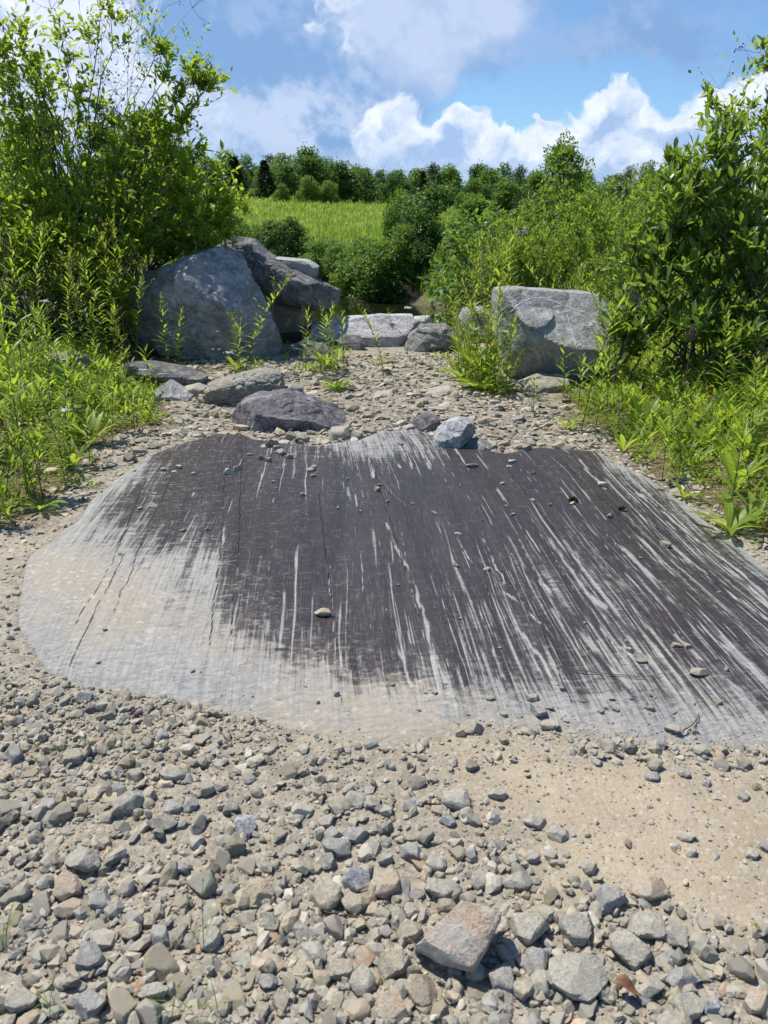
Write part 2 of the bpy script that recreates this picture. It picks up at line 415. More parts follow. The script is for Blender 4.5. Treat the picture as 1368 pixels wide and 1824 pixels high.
def build_slab():
    x0, y0 = SLAB.min(0)-.1; x1, y1 = SLAB.max(0)+.1
    xs = np.arange(x0+.1, min(x1, 3.4)+.45, .0055); ys = [y0]
    while ys[-1] < y1: ys.append(ys[-1]+.010+.0035*ys[-1])
    ys = np.array(ys); Xg, Yg = np.meshgrid(xs, ys); x, y = Xg.ravel(), Yg.ravel(); x = x-y*math.tan(R(4.6))+.05*np.sin(y*1.3+.5)*sstep(.2, 1.8, x-.25)+.0162*sstep(.5, 2, x-.25)*(y-3.)**2
    s = slab_sd(x, y); z = slab_z(x, y, s)
    px, py = pix(np.stack([x, y, z], -1))
    gx = np.array([50, 150, 250, 350, 450, 550, 650, 750, 850, 950, 1050, 1150, 1250, 1350]); gy = np.arange(800, 1301, 50)
    Lg = np.array([[.5, .5, .35, .3, .3, .45, .75, .6, .1, .2, .35, .6, .9, 1],
                   [.6, .6, .5, .22, .18, .2, .3, .1, .08, .12, .2, .42, .8, 1],
                   [.8, .6, .3, .28, .1, .1, .15, .05, .08, .1, .15, .25, .5, .9],
                   [.9, .75, .5, .42, .1, .1, .12, .1, .1, .18, .22, .25, .35, .6],
                   [1, .9, .8, .72, .14, .1, .14, .17, .22, .32, .34, .32, .35, .5],
                   [1, 1, .9, .78, .22, .15, .15, .2, .24, .42, .38, .36, .3, .36],
                   [1, 1, 1, .95, .32, .2, .2, .22, .32, .4, .3, .25, .3, .36],
                   [1, 1, 1, 1, .62, .36, .27, .32, .38, .42, .36, .42, .36, .4],
                   [1, 1, 1, 1, .9, .72, .52, .52, .55, .52, .5, .52, .5, .5],
                   [1, 1, 1, 1, 1, 1, .92, .78, .72, .75, .68, .66, .64, .6],
                   [1, 1, 1, 1, 1, 1, 1, .95, .9, .9, .85, .85, .82, .8]])
    fx = np.clip((px-gx[0])/100, 0, 12.999); fy = np.clip((py-800)/50, 0, 9.999)
    ix, iy = fx.astype(int), fy.astype(int); ax, ay = sstep(0, 1, fx-ix), sstep(0, 1, fy-iy)
    L = (Lg[iy, ix]*(1-ax)+Lg[iy, ix+1]*ax)*(1-ay)+(Lg[iy+1, ix]*(1-ax)+Lg[iy+1, ix+1]*ax)*ay
    L = L+.4*np.exp(-np.maximum(s, 0)/.035)+.35*np.exp(-np.maximum(s, 0)/.12)*(y < 5.2)
    g = lambda cx, cy, rx, ry, a: a*np.exp(-((px-cx)/rx)**2-((py-cy)/ry)**2)
    D = g(200, 1090, 190, 95, 1.05)+g(90, 1010, 110, 50, .9)+g(420, 1165, 130, 40, .6)+g(640, 1250, 250, 48, 1.05)+g(600, 1180, 160, 45, .35)+g(780, 1310, 260, 25, 1.)+g(1120, 1235, 90, 40, .25)
    D = D+.9*np.exp(-np.maximum(s, 0)/.05)*(py > 1230)*(px < 1500); D = D-g(240, 1195, 170, 28, .45)-g(380, 1215, 60, 40, .3)
    white = [([(688, 932), (712, 985), (730, 1025)], 9), ([(733, 1035), (758, 1110), (788, 1200), (812, 1270)], 10), ([(487, 950), (475, 1050), (465, 1120), (460, 1190)], 6),
             ([(578, 960), (592, 1090), (607, 1180), (612, 1245)], 4), ([(970, 950), (1010, 1000), (1045, 1060), (1080, 1082)], 15), ([(1028, 1118), (1078, 1175), (1122, 1222)], 18),
             ([(1068, 1118), (1150, 1190), (1205, 1245)], 9), ([(922, 1120), (970, 1180), (1012, 1255)], 9), ([(962, 1035), (992, 1066)], 16), ([(1118, 1136), (1190, 1215), (1262, 1300)], 7),
             ([(1150, 850), (1250, 920), (1368, 1010), (1450, 1060)], 8), ([(1140, 880), (1280, 990), (1368, 1060)], 5), ([(1180, 960), (1280, 1040), (1368, 1105)], 6), ([(1262, 988), (1368, 1075)], 13), ([(1088, 1026), (1135, 1062)], 22),
             ([(655, 782), (662, 815), (665, 850)], 13), ([(398, 940), (388, 1050), (372, 1150), (355, 1240)], 9), ([(690, 1085), (712, 1150), (735, 1225)], 6), ([(1200, 1130), (1368, 1270)], 8), ([(1160, 1120), (1330, 1290)], 7),
             ([(1075, 810), (1180, 900), (1290, 1000)], 4), ([(1005, 800), (1080, 870)], 6), ([(900, 1055), (960, 1110)], 8), ([(720, 790), (735, 835)], 5), ([(700, 800), (712, 832)], 7), ([(830, 1060), (870, 1130), (900, 1230)], 5),
             ([(640, 1000), (655, 1100), (690, 1230)], 4), ([(1250, 1120), (1368, 1215)], 6), ([(220, 960), (180, 1060), (150, 1140)], 8), ([(330, 950), (290, 1060)], 8), ([(780, 900), (840, 1000), (870, 1060)], 4), ([(860, 960), (900, 1040)], 5)]
    wp = (3*fbm(np.stack([x*6, y*6], -1), 3, .5, 61)+3.2*fbm(np.stack([x*55, y*9], -1), 3, .6, 62))*(1.+.8*(py > 1000)); W = np.zeros_like(px)
    for l, w in white: W = np.maximum(W, seg_field(px+wp, py, l, w*.8))
    ang = R(4.6); ca, sa = math.cos(ang), math.sin(ang)
    xx = x-.05*np.sin(y*1.3+.5)*sstep(.2, 1.8, x)-.09*sstep(.5, 2, x)*(y-3.)**2*.18
    su = xx*ca+y*sa+fbm(np.stack([x*1.5, y*.7], -1), 2, .5, 71)*.05; sv = -xx*sa+y*ca
    W *= np.clip(.62+fbm(np.stack([su*30, sv*4], -1), 3, .6, 63)*1.5, 0, 1)
    rg = np.random.default_rng(99); sw = fbm(np.stack([su*22, sv*2.], -1), 2, .5, 64)*.012
    pr = (np.clip(L-.07, .012, .7)*np.clip((px-330)/500, .1, 1)+.008)*(s > 0)*(D < .7); pr = pr/pr.sum(); idx = rg.choice(len(x), 1150, p=pr)
    for i in idx:
        ln = min(1.3, .24*math.exp(rg.normal()*.85)); w = min(.016, .0028*math.exp(rg.normal()*.75)); k = np.nonzero(np.abs(sv-sv[i]) < ln)[0]; dv = np.abs(sv[k]-sv[i])/ln; d = np.abs(su[k]+sw[k]-su[i]-sw[i]); m = d < w*1.6; k, dv, d = k[m], dv[m], d[m]
        W[k] = np.maximum(W[k], np.clip(1.4-d/w, 0, 1)*np.clip((1-dv)*2.2, 0, 1)*rg.uniform(.25, .9))
    K = np.zeros_like(px)
    for l, w in [([(432, 800), (427, 900), (425, 1010)], 2.2), ([(567, 880), (577, 950), (596, 1110), (612, 1250)], 2.2), ([(222, 985), (190, 1050), (120, 1190)], 2.5), ([(262, 850), (200, 1000), (135, 1110)], 2.2),
                 ([(400, 850), (392, 1000), (372, 1150)], 2.), ([(418, 1045), (412, 1140)], 2.), ([(660, 815), (700, 940), (745, 1100)], 1.8), ([(320, 820), (255, 960), (205, 1090)], 2.), ([(900, 830), (1000, 960), (1100, 1080)], 1.8),
                 ([(460, 1158), (560, 1155), (600, 1160)], 1.8), ([(1000, 820), (1200, 1010), (1368, 1150)], 1.8), ([(880, 1000), (960, 1110), (1020, 1250)], 1.8)]:
        K = np.maximum(K, seg_field(px+wp*.6, py, l, w))
    nx, ny = len(xs), len(ys); q = gridfaces(nx, ny); q = q[(s[q] > -.07).any(1)]
    used = np.unique(q); rm = -np.ones(len(x), int); rm[used] = np.arange(len(used))
    me = mesh('rock_outcrop', np.stack([x, y, z], -1)[used], [rm[q]], slab_mat(), dict(light=L[used], dust=D[used], vein=W[used], crack=K[used], su=su[used], sv=sv[used]), True)
    tag(mk('rock_outcrop', me), 'dark polished bedrock outcrop with pale streaks, dusty along its near edge', kind='structure')
build_slab()

# ------------------------------------------------------------------ rocks
def icosphere(n):
    import bmesh
    bm = bmesh.new(); bmesh.ops.create_icosphere(bm, subdivisions=n, radius=1.)
    bm.verts.index_update(); V = np.array([v.co[:] for v in bm.verts]); Fc = np.array([[v.index for v in f.verts] for f in bm.faces]); bm.free(); return norm(V), Fc
ICO = {n: icosphere(n) for n in (1, 2, 3, 4, 5, 6)}
def cut(V, n, frac, rng=None):
    n = np.asarray(n, float); n = n/np.linalg.norm(n); d = V@n; h = d.max()*frac; m = d > h
    V[m] *= (h/d[m])[:, None]; return V
def rock_mat(name, a, b, c=None, strata=0., vein=0., ang=(.3, 0, .95), scale=1., rust=0., dirty=0., white=0.):
    m, t, p = material(name); o = t.coord(); o = t.vm('SCALE', o, scale=scale)
    w = t.vm('ADD', o, t.vm('SCALE', t.noise(o, 2.5, 4, .6, col=True), scale=.18))
    n1 = t.noise(o, 3., 8, .62); n2 = t.noise(o, 14, 8, .68); n3 = t.noise(o, 60, 4, .6)
    col = t.mix(n1.ss(.35, .65), a, b)
    if c is not None: col = t.mix(n2.ss(.48, .62)*.7, col, c)
    h = n1*.7+n2*.5+n3*.16
    if strata:
        d = t.vm('DOT_PRODUCT', w, tuple(Vector(ang).normalized())); nb = t.noise(t.comb(d*26., 0., 0.), 1., 5, .7)
        nb2 = t.noise(t.vm('MULTIPLY', w, (1, 1, 1)), 4, 2, .5)
        col = t.mix(nb.ss(.5, .66)*strata*nb2.ss(.3, .6), col, tuple(min(.6, v*1.75+.05) for v in b)); h = h+nb*.8*strata
    if vein:
        e = t.noise(w, 1.1, 3, .5); e2 = ((e-.5).abs()).ss(0.0, .012*vein, 1., 0.)*n1.ss(.45, .6); col = t.mix(e2*.7*n2.ss(.3, .5), col, (.55, .55, .53))
    if white: col = t.mix(t.noise(o, 2., 7, .66).ss(.52, .62)*white, col, (.5, .5, .49))
    if rust: col = t.mix(t.noise(o, 2.6, 6, .6, .5).ss(.43, .58)*rust, col, (.36, .21, .11))
    if dirty:
        g = X(t.nt, t.node('ShaderNodeNewGeometry').outputs['Normal']); x, y, z = t.sep(g); col = t.mix(z.ss(.2, .9)*dirty*n2.ss(.3, .6), col, (.42, .36, .27))
    sp_ = t.noise(o, 42, 3, .7); col = t.mix(sp_.ss(.56, .66)*.5, col, (.05, .05, .05)); col = t.mix(sp_.ss(.44, .34)*.35, col, (.5, .5, .47)); pt = t.noise(o, 1.6, 6, .7); col = t.mix(pt.ss(.52, .6)*.4, col, tuple(v*.5 for v in a)); h = h+pt.ss(.5, .6)*.3
    t.link(col, p.inputs['Base Color']); p.inputs['Roughness'].default_value = .8
    t.link(t.bump(h, 1., .045/scale), p.inputs['Normal']); return m
RM = dict(
    grey=rock_mat('grey_rock', (.13, .13, .125), (.22, .22, .21), (.30, .30, .28), strata=.5, vein=.25),
    blue=rock_mat('blue_grey_rock', (.17, .17, .166), (.31, .31, .298), (.43, .43, .41), strata=.35, vein=.3, white=.55),
    dark=rock_mat('dark_rock', (.075, .072, .072), (.13, .127, .125), (.25, .245, .24), strata=.8, vein=.2, ang=(.5, .1, .8), white=.3),
    purple=rock_mat('purple_rock', (.085, .075, .085), (.15, .135, .15), (.26, .25, .26), strata=.8, vein=.2, ang=(.2, .3, .9), white=.45, scale=1.6),
    pale=rock_mat('pale_rock', (.24, .24, .236), (.36, .36, .35), (.45, .45, .43), strata=.9, vein=.4, ang=(.75, .1, .35)),
    marble=rock_mat('striped_pale_rock', (.42, .40, .42), (.58, .56, .56), (.25, .24, .26), strata=.9, ang=(.85, .1, .4), scale=1.5),
    cut=rock_mat('cut_stone', (.33, .35, .33), (.40, .41, .38), strata=.1),
    olive=rock_mat('olive_rock', (.17, .17, .145), (.27, .26, .22), (.36, .34, .28), strata=.5, vein=.7, ang=(.1, .2, .95), dirty=.3),
    rusty=rock_mat('rusty_rock', (.30, .285, .255), (.39, .36, .31), (.46, .41, .35), rust=.65, scale=3., strata=.2),
    tan=rock_mat('tan_rock', (.33, .275, .20), (.44, .37, .28), (.39, .35, .29), rust=.3, scale=5.),
    sandy=rock_mat('dusty_grey_rock', (.27, .26, .22), (.36, .34, .285), (.44, .41, .345), strata=.15, scale=5., dirty=.25),
    slate=rock_mat('slate_rock', (.20, .205, .205), (.28, .282, .275), (.36, .35, .325), strata=.2, scale=5., dirty=.35),
    fgrey=rock_mat('gravel_grey', (.23, .225, .20), (.32, .31, .27), (.40, .38, .33), strata=.35, scale=5., dirty=.4),
    fdark=rock_mat('gravel_dark', (.12, .12, .115), (.20, .197, .18), (.31, .30, .265), strata=.3, scale=5., dirty=.4),
    folive=rock_mat('gravel_olive', (.24, .22, .165), (.33, .30, .225), (.41, .37, .29), strata=.3, scale=5., dirty=.4),
    white=rock_mat('whitish_rock', (.24, .25, .26), (.46, .465, .46), (.12, .12, .13), strata=.7, vein=.4, scale=2.5, white=.9, ang=(.6, .2, .75)),
)
def silrock(name, label, poly, mat, thick, Y=None, z=None, n=3., ncut=7, cuts=(), rough=.03, sub=5, seed=0, cat='rock', group=None, strata=0., sink=0., parent=None, cutr=(.78, .95), plates=(), folds=0.):
    """a solid rock whose outline, seen from the camera, is poly; thick = half depth in metres"""
    rg = np.random.default_rng(seed+int(sum(map(sum, poly))))
    P = np.array(poly, float); c = (P.min(0)+P.max(0))/2; c = P.mean(0)*.5+c*.5
    r = ray(*c); 
    if Y is not None: C = at(c[0], c[1], Y); nrm = np.array([0, 1., 0]); ex = np.array([1., 0, 0]); ez = np.array([0, 0, 1.])
    else:
        C = G(c[0], c[1], z); nrm = r/np.linalg.norm(r); ex = norm(np.cross(nrm, [0, 0, 1.])); ez = np.cross(ex, nrm)
    O = np.array([0, 0, HC]); rr = ray(P[:, 0], P[:, 1]); tt = ((C-O)@nrm)/(rr@nrm); Q = rr*tt[:, None]+O-C
    a, b = Q@ex, Q@ez; pa, pb = np.roll(a, -1), np.roll(b, -1)
    th = np.linspace(-math.pi, math.pi, 721); ct, st = np.cos(th), np.sin(th); rad = np.zeros(721)
    for i in range(len(a)):
        dx, dy = pa[i]-a[i], pb[i]-b[i]; den = ct*dy-st*dx; den = np.where(abs(den) < 1e-12, 1e-12, den)
        q = (a[i]*dy-b[i]*dx)/den; s = (a[i]*st-b[i]*ct)/den; ok = (q > 0) & (s >= -.001) & (s <= 1.001); rad = np.where(ok, np.maximum(rad, q), rad)
    rad = np.where(rad <= 0, np.median(rad), rad)
    D, Fc = ICO[sub]; dx, dz, dy = D@ex, D@ez, D@nrm; ang = np.arctan2(dz, dx); cc = np.hypot(dx, dz)
    rt = np.interp(ang, th, rad); tt = ((cc/rt)**n+(abs(dy)/thick)**n)**(-1/n); V = D*tt[:, None]
    size = rad.mean()
    for cn, fr in cuts: V = cut(V, cn, fr)
    for k in range(ncut):
        q = norm(rg.normal(size=3)); 
        if abs(q@nrm) < .25: q = q+nrm*rg.choice([-1, 1])*.6
        V = cut(V, q, rg.uniform(*cutr))
    nn = fbm(V/size*1.6+seed, 5, .55, seed); fine = fbm(V/size*6+seed, 3, .6, seed+3)
    ridge = 1-abs(fbm(V/size*2.6+9, 3, .5, seed+9))*2
    disp = (nn*1.3+fine*.4-ridge.clip(0)*.45)*rough*size
    if strata: disp = disp+fbm(np.stack([V@norm(np.array([.3, .1, .95]))/size*9, V[:, 0]/size*.6], -1), 3, .5, seed)*strata*size
    if folds:
        wv_ = V/size+.35*np.stack([fbm(V/size*1.3+k*11, 3, .5, seed+k) for k in range(3)], -1); disp = disp-np.clip(.22-np.abs(vnoise(wv_@np.array([[1., .1, .3], [.1, .5, 0], [.3, .2, 3.]])*1.1+seed, seed)), 0, 1)*folds*size*1.6-np.clip(.12-np.abs(vnoise(wv_*[1.2, 1.2, 3.6]*1.6+5, seed+2)), 0, 1)*folds*size*1.6
    for (cx_, cy_, rx_, ry_, hh_) in plates:
        wp_ = V+C; qx, qy = pix(wp_); q_ = ((qx-cx_)/rx_)**2+((qy-cy_)/ry_)**2+.25*fbm(V*9, 2, .5, 3); front = (V@nrm) < 0; disp = disp+np.where(front & (q_ < 1.12), hh_*sstep(1.12, .98, q_)*sstep(-.6, .8, (qy-cy_)/ry_), 0)
    V = V+norm(V)*disp[:, None]
    W = V+C; zmin = W[:, 2].min(); base = np.array([C[0], C[1], zmin])
    me = mesh(name, W-base, [Fc], RM[mat] if isinstance(mat, str) else mat, None, True)
    me.set_sharp_from_angle(angle=R(28)) if hasattr(me, 'set_sharp_from_angle') else None
    o = mk(name, me, loc=base-np.array([0, 0, sink])); tag(o, label, cat, group); return o
UPF = (0, -.6, .8)
BIG = [
 dict(name='boulder', label='biggest rounded blue grey boulder under the left bush, shaded front, pale shoulder', poly=[(226, 512), (240, 488), (300, 468), (350, 448), (405, 431), (438, 452), (468, 500), (498, 558), (514, 606), (503, 640), (470, 655), (400, 662), (330, 650), (262, 618), (232, 570)],
      mat='blue', thick=.75, Y=9.9, n=2.6, ncut=9, sub=6, rough=.06, seed=3, folds=.12, cuts=[((.45, -.6, .68), .74), ((-.2, -1, -.15), .8), ((-.5, -.6, .6), .84), ((.9, -.4, -.1), .86)]),
 dict(name='boulder', label='long dark slab boulder leaning down behind the biggest boulder towards the pond', poly=[(378, 440), (415, 421), (456, 423), (470, 448), (520, 473), (570, 499), (606, 517), (605, 540), (572, 554), (520, 543), (470, 524), (420, 500)],
      mat='dark', thick=.6, Y=11.0, n=3.2, ncut=6, sub=6, rough=.05, seed=5, strata=.03, folds=.2, cuts=[((.35, -.5, .85), .8)]),
 dict(name='cut_stone_slab', label='pale flat cut stone slab lying on the dark leaning boulder', poly=[(484, 457), (548, 463), (567, 474), (563, 496), (532, 484), (500, 468)], mat='cut', thick=.35, Y=11.2, n=8, ncut=1, sub=4, rough=.006, seed=2),
 dict(name='boulder', label='shadowed brown boulder in the gap beneath the dark leaning boulder', poly=[(470, 530), (520, 530), (556, 548), (560, 590), (530, 612), (485, 610), (470, 570)], mat='olive', thick=.4, Y=11.3, ncut=6, seed=8),
 dict(name='boulder', label='dark low rock tucked right of the biggest boulder, behind weeds', poly=[(505, 625), (520, 612), (575, 612), (600, 628), (590, 652), (540, 662), (508, 655)], mat='dark', thick=.3, Y=10.0, ncut=6, seed=4),
 dict(name='striped_block', label='white and grey striped rock block lying at the pond edge', poly=[(548, 603), (556, 574), (600, 567), (680, 560), (735, 561), (742, 572), (726, 600), (712, 628), (640, 626), (600, 612)], mat='marble', thick=.35, Y=11.0, n=6, ncut=0, sub=6, rough=.03, seed=6, folds=.12, cuts=[((0, -.62, .78), .55)]),
 dict(name='striped_block', label='small white striped block peeping up right of the long striped block', poly=[(728, 575), (738, 564), (765, 562), (770, 580), (745, 592)], mat='marble', thick=.2, Y=11.5, ncut=4, seed=7),
 dict(name='boulder', label='charcoal angular rock in front of the white striped block', poly=[(603, 603), (612, 596), (640, 598), (652, 612), (648, 630), (612, 632), (600, 622)], mat='dark', thick=.2, Y=10.4, ncut=6, seed=9, cuts=[((0, -.5, .85), .7)]),
 dict(name='boulder', label='grey ribbed boulder right of the white striped block', poly=[(716, 628), (728, 596), (750, 577), (795, 576), (822, 600), (812, 634), (770, 646)], mat='grey', thick=.35, Y=10.4, ncut=6, seed=10, strata=.03, folds=.2),
 dict(name='boulder', label='pale grey boulder behind weeds between striped block and right boulder', poly=[(812, 570), (825, 548), (860, 545), (880, 560), (885, 600), (840, 612), (815, 600)], mat='pale', thick=.3, Y=10.2, ncut=6, seed=11),
 dict(name='boulder', label='light grey flat topped boulder with white vein, right of the path', poly=[(882, 540), (886, 516), (920, 512), (1010, 517), (1060, 522), (1085, 545), (1078, 600), (1066, 650), (1020, 676), (960, 688), (915, 690), (890, 640)],
      mat='pale', thick=.6, Y=8.35, n=5, ncut=3, sub=6, rough=.022, seed=12, plates=[(954, 560, 30, 27, .05)], strata=.0, folds=.05, cuts=[((.1, -.72, .7), .60), ((-.8, -.55, -.1), .76), ((-.35, -.75, -.55), .62)], cutr=(.88, .97)),
 dict(name='boulder', label='brown grey ledge rock at the foot of the right boulder', poly=[(908, 690), (960, 668), (1010, 672), (1018, 700), (985, 722), (930, 718)], mat='olive', thick=.3, Y=7.75, ncut=7, seed=13, strata=.03),
 dict(name='boulder', label='dark purple folded rock resting on the slab, widest of the loose rocks', poly=[(412, 742), (425, 716), (460, 702), (510, 698), (560, 712), (600, 728), (624, 750), (600, 768), (540, 776), (490, 784), (452, 791), (420, 768)],
      mat='purple', thick=.32, Y=6.45, n=4.5, ncut=6, sub=6, rough=.05, seed=14, folds=.12, cuts=[((.15, -.5, .85), .68), ((-.75, -.6, .1), .74), ((.05, -.95, -.3), .8), ((.6, -.2, .75), .8)]),
 dict(name='boulder', label='long olive grey rock behind and above the dark purple rock', poly=[(363, 700), (370, 682), (420, 668), (475, 656), (503, 664), (508, 690), (480, 703), (430, 712), (385, 725)], mat='olive', thick=.28, Y=7.2, n=3.6, ncut=6, rough=.06, seed=15, strata=.03, folds=.25, sub=6),
 dict(name='flat_rock', label='thin dark slanting slab in the weeds below the biggest boulder', poly=[(222, 648), (262, 646), (320, 656), (372, 670), (366, 684), (300, 676), (240, 664)], mat='dark', thick=.25, Y=8.0, n=5, ncut=3, seed=16),
 dict(name='flat_rock', label='pale triangular flat rock left of the olive grey rock', poly=[(262, 716), (285, 690), (300, 678), (320, 690), (346, 704), (340, 722), (300, 728)], mat='pale', thick=.18, Y=7.3, n=4, ncut=4, seed=17, cuts=[((-.1, -.6, .8), .65)]),
 dict(name='flat_rock', label='grey flat rock behind the pale triangular rock', poly=[(326, 690), (350, 684), (368, 690), (362, 708), (340, 708)], mat='sandy', thick=.14, Y=7.45, n=4, ncut=4, seed=18),
 dict(name='rock', label='grey rock under the left end of the dark purple rock', poly=[(368, 745), (378, 730), (410, 726), (415, 742), (395, 754), (375, 754)], mat='grey', thick=.12, Y=6.9, ncut=6, seed=19),
 dict(name='rock', label='slate block with tan corner right of the olive grey rock', poly=[(506, 690), (520, 682), (540, 690), (542, 706), (520, 710), (508, 704)], mat='slate', thick=.1, Y=7.35, ncut=6, seed=20),
 dict(name='rock', label='dark rounded rock behind the upright white rock', poly=[(727, 766), (737, 745), (765, 735), (784, 744), (785, 762), (765, 776), (740, 778)], mat='dark', thick=.14, Y=6.3, ncut=7, seed=21, rough=.05),
 dict(name='rock', label='white and charcoal upright rock leaning on the slab edge', poly=[(768, 800), (773, 776), (795, 750), (818, 741), (846, 755), (850, 772), (826, 800), (800, 815), (776, 812)], mat='white', thick=.17, Y=5.75, n=5, ncut=4, rough=.06, seed=22, folds=.15, cuts=[((.8, -.5, -.1), .6), ((-.3, -.6, .7), .75)]),
 dict(name='rock', label='mottled grey rock right of the upright white rock', poly=[(822, 802), (830, 787), (856, 782), (880, 792), (882, 804), (855, 811), (832, 811)], mat='grey', thick=.13, Y=5.7, ncut=7, rough=.05, seed=23),
 dict(name='rock', label='squarish grey rock at the right tip of the dark purple rock', poly=[(584, 780), (590, 762), (622, 760), (626, 778), (610, 790), (590, 788)], mat='sandy', thick=.1, Y=6.0, ncut=6, seed=24),
 dict(name='rock', label='small olive block just right of the squarish grey rock', poly=[(620, 782), (628, 768), (645, 768), (648, 780), (638, 790), (624, 789)], mat='olive', thick=.08, Y=6.0, ncut=6, seed=25),
 dict(name='rock', label='pale chunk on slab edge between the small block and bare rock', poly=[(648, 778), (655, 766), (674, 764), (682, 774), (668, 782)], mat='sandy', thick=.08, Y=6.25, ncut=5, seed=26),
 dict(name='rock', label='dark flat rock lying on slab in front of the dark purple rock', poly=[(444, 812), (450, 798), (470, 793), (487, 797), (484, 812), (474, 826), (456, 824)], mat='slate', thick=.09, Y=5.6, ncut=6, seed=27),
 dict(name='rock', label='yellowish block lying in the middle of the path', poly=[(660, 706), (672, 698), (700, 696), (704, 708), (702, 722), (680, 720)], mat='sandy', thick=.11, Y=7.4, n=4, ncut=4, seed=28),
 dict(name='rock', label='tan rounded rock left of the yellowish block on the path', poly=[(643, 712), (650, 704), (668, 706), (674, 716), (660, 726), (646, 722)], mat='olive', thick=.09, Y=7.3, ncut=6, seed=29),
 dict(name='flat_rock', label='broad flat grey rock set in the path below the right weeds', poly=[(752, 716), (762, 694), (800, 688), (824, 700), (812, 716), (775, 722)], mat='sandy', thick=.15, Y=7.5, n=4, ncut=4, seed=30),
 dict(name='rock', label='dark pebble sized rock behind the dark rounded rock', poly=[(722, 738), (728, 722), (742, 722), (744, 736), (732, 742)], mat='slate', thick=.07, Y=6.9, ncut=6, seed=31),
 dict(name='rock', label='whitish rock on the path in front of the right boulder', poly=[(936, 764), (945, 752), (962, 754), (968, 764), (950, 770)], mat='tan', thick=.08, Y=6.6, ncut=5, seed=32),
 dict(name='flat_rock', label='long pale stone lying at left foot of the right boulder path', poly=[(902, 762), (910, 746), (938, 744), (940, 756), (920, 764)], mat='sandy', thick=.09, Y=6.75, ncut=5, seed=33),
 dict(name='flat_rock', label='thin upright slate in the path below the pond side weeds', poly=[(724, 700), (730, 678), (742, 675), (746, 690), (738, 704)], mat='slate', thick=.07, Y=7.9, ncut=5, seed=34),
 dict(name='boulder', label='grey rock half hidden in weeds at the far left', poly=[(75, 640), (90, 630), (150, 634), (160, 652), (120, 668), (82, 660)], mat='grey', thick=.22, Y=7.7, ncut=6, seed=35),
 dict(name='boulder', label='pale rock glimpsed through the shrubs above the right boulder', poly=[(914, 412), (920, 402), (936, 404), (940, 420), (925, 430)], mat='pale', thick=.4, Y=17., ncut=5, seed=36),
 dict(name='boulder', label='shadowed boulder under the right bush at the frame edge', poly=[(1310, 640), (1320, 585), (1400, 580), (1450, 620), (1430, 670), (1350, 672)], mat='olive', thick=.4, Y=7.9, ncut=6, seed=37),
]
BO = [silrock(**b) for b in BIG]
# the thin quartz vein standing proud of the right boulder
def quartz_vein():
    from mathutils.bvhtree import BVHTree
    o = BO[10]; bv = BVHTree.FromPolygons([tuple(v.co) for v in o.data.vertices], [tuple(p.vertices) for p in o.data.polygons]); org = Vector((0, 0, HC))-o.location
    for line in ([(909, 556), (925, 542), (945, 531), (966, 531), (985, 538), (1005, 545), (1038, 556)], [(1010, 560), (1018, 590), (1030, 630)]):
        L_ = np.array(line, float); t = np.linspace(0, len(line)-1, 26); pts = []
        for a, b in zip(np.interp(t, np.arange(len(line)), L_[:, 0]), np.interp(t, np.arange(len(line)), L_[:, 1])):
            h = bv.ray_cast(org, Vector(ray(a, b+RNG.normal()*.7)).normalized())
            if h[0] is not None: pts.append(np.array(h[0]))
        P = np.array(pts)[None]; V, Fq = tubes(P, RNG.uniform(.003, .007, P.shape[:2])*(1. if len(line) > 3 else .5), 5); A = Acc(); A.add(V, Fq); mk('quartz_vein', A.build('quartz_vein', FM['white'], True), o)

# the driftwood bank / log across the pond
def tubes(P, Rd, sides=5, cap=False):
    """P (N,n,3) Rd (N,n)"""
    N, n, _ = P.shape; tg = np.empty_like(P); tg[:, 1:-1] = P[:, 2:]-P[:, :-2]; tg[:, 0] = P[:, 1]-P[:, 0]; tg[:, -1] = P[:, -1]-P[:, -2]; tg = norm(tg)
    ref = np.where(abs(tg[..., 2:3]) > .9, np.array([1., 0, 0]), np.array([0, 0, 1.])); a = norm(np.cross(tg, ref)); b = np.cross(tg, a)
    an = np.arange(sides)/sides*2*math.pi
    V = P[:, :, None]+Rd[:, :, None, None]*(np.cos(an)[:, None]*a[:, :, None]+np.sin(an)[:, None]*b[:, :, None])
    V = V.reshape(-1, 3); i = np.arange(N)[:, None, None]*n*sides+np.arange(n-1)[None, :, None]*sides; k = np.arange(sides); k2 = (k+1) % sides
    q = np.stack([i+k, i+k2, i+sides+k2, i+sides+k], -1).reshape(-1, 4); return V, [q]

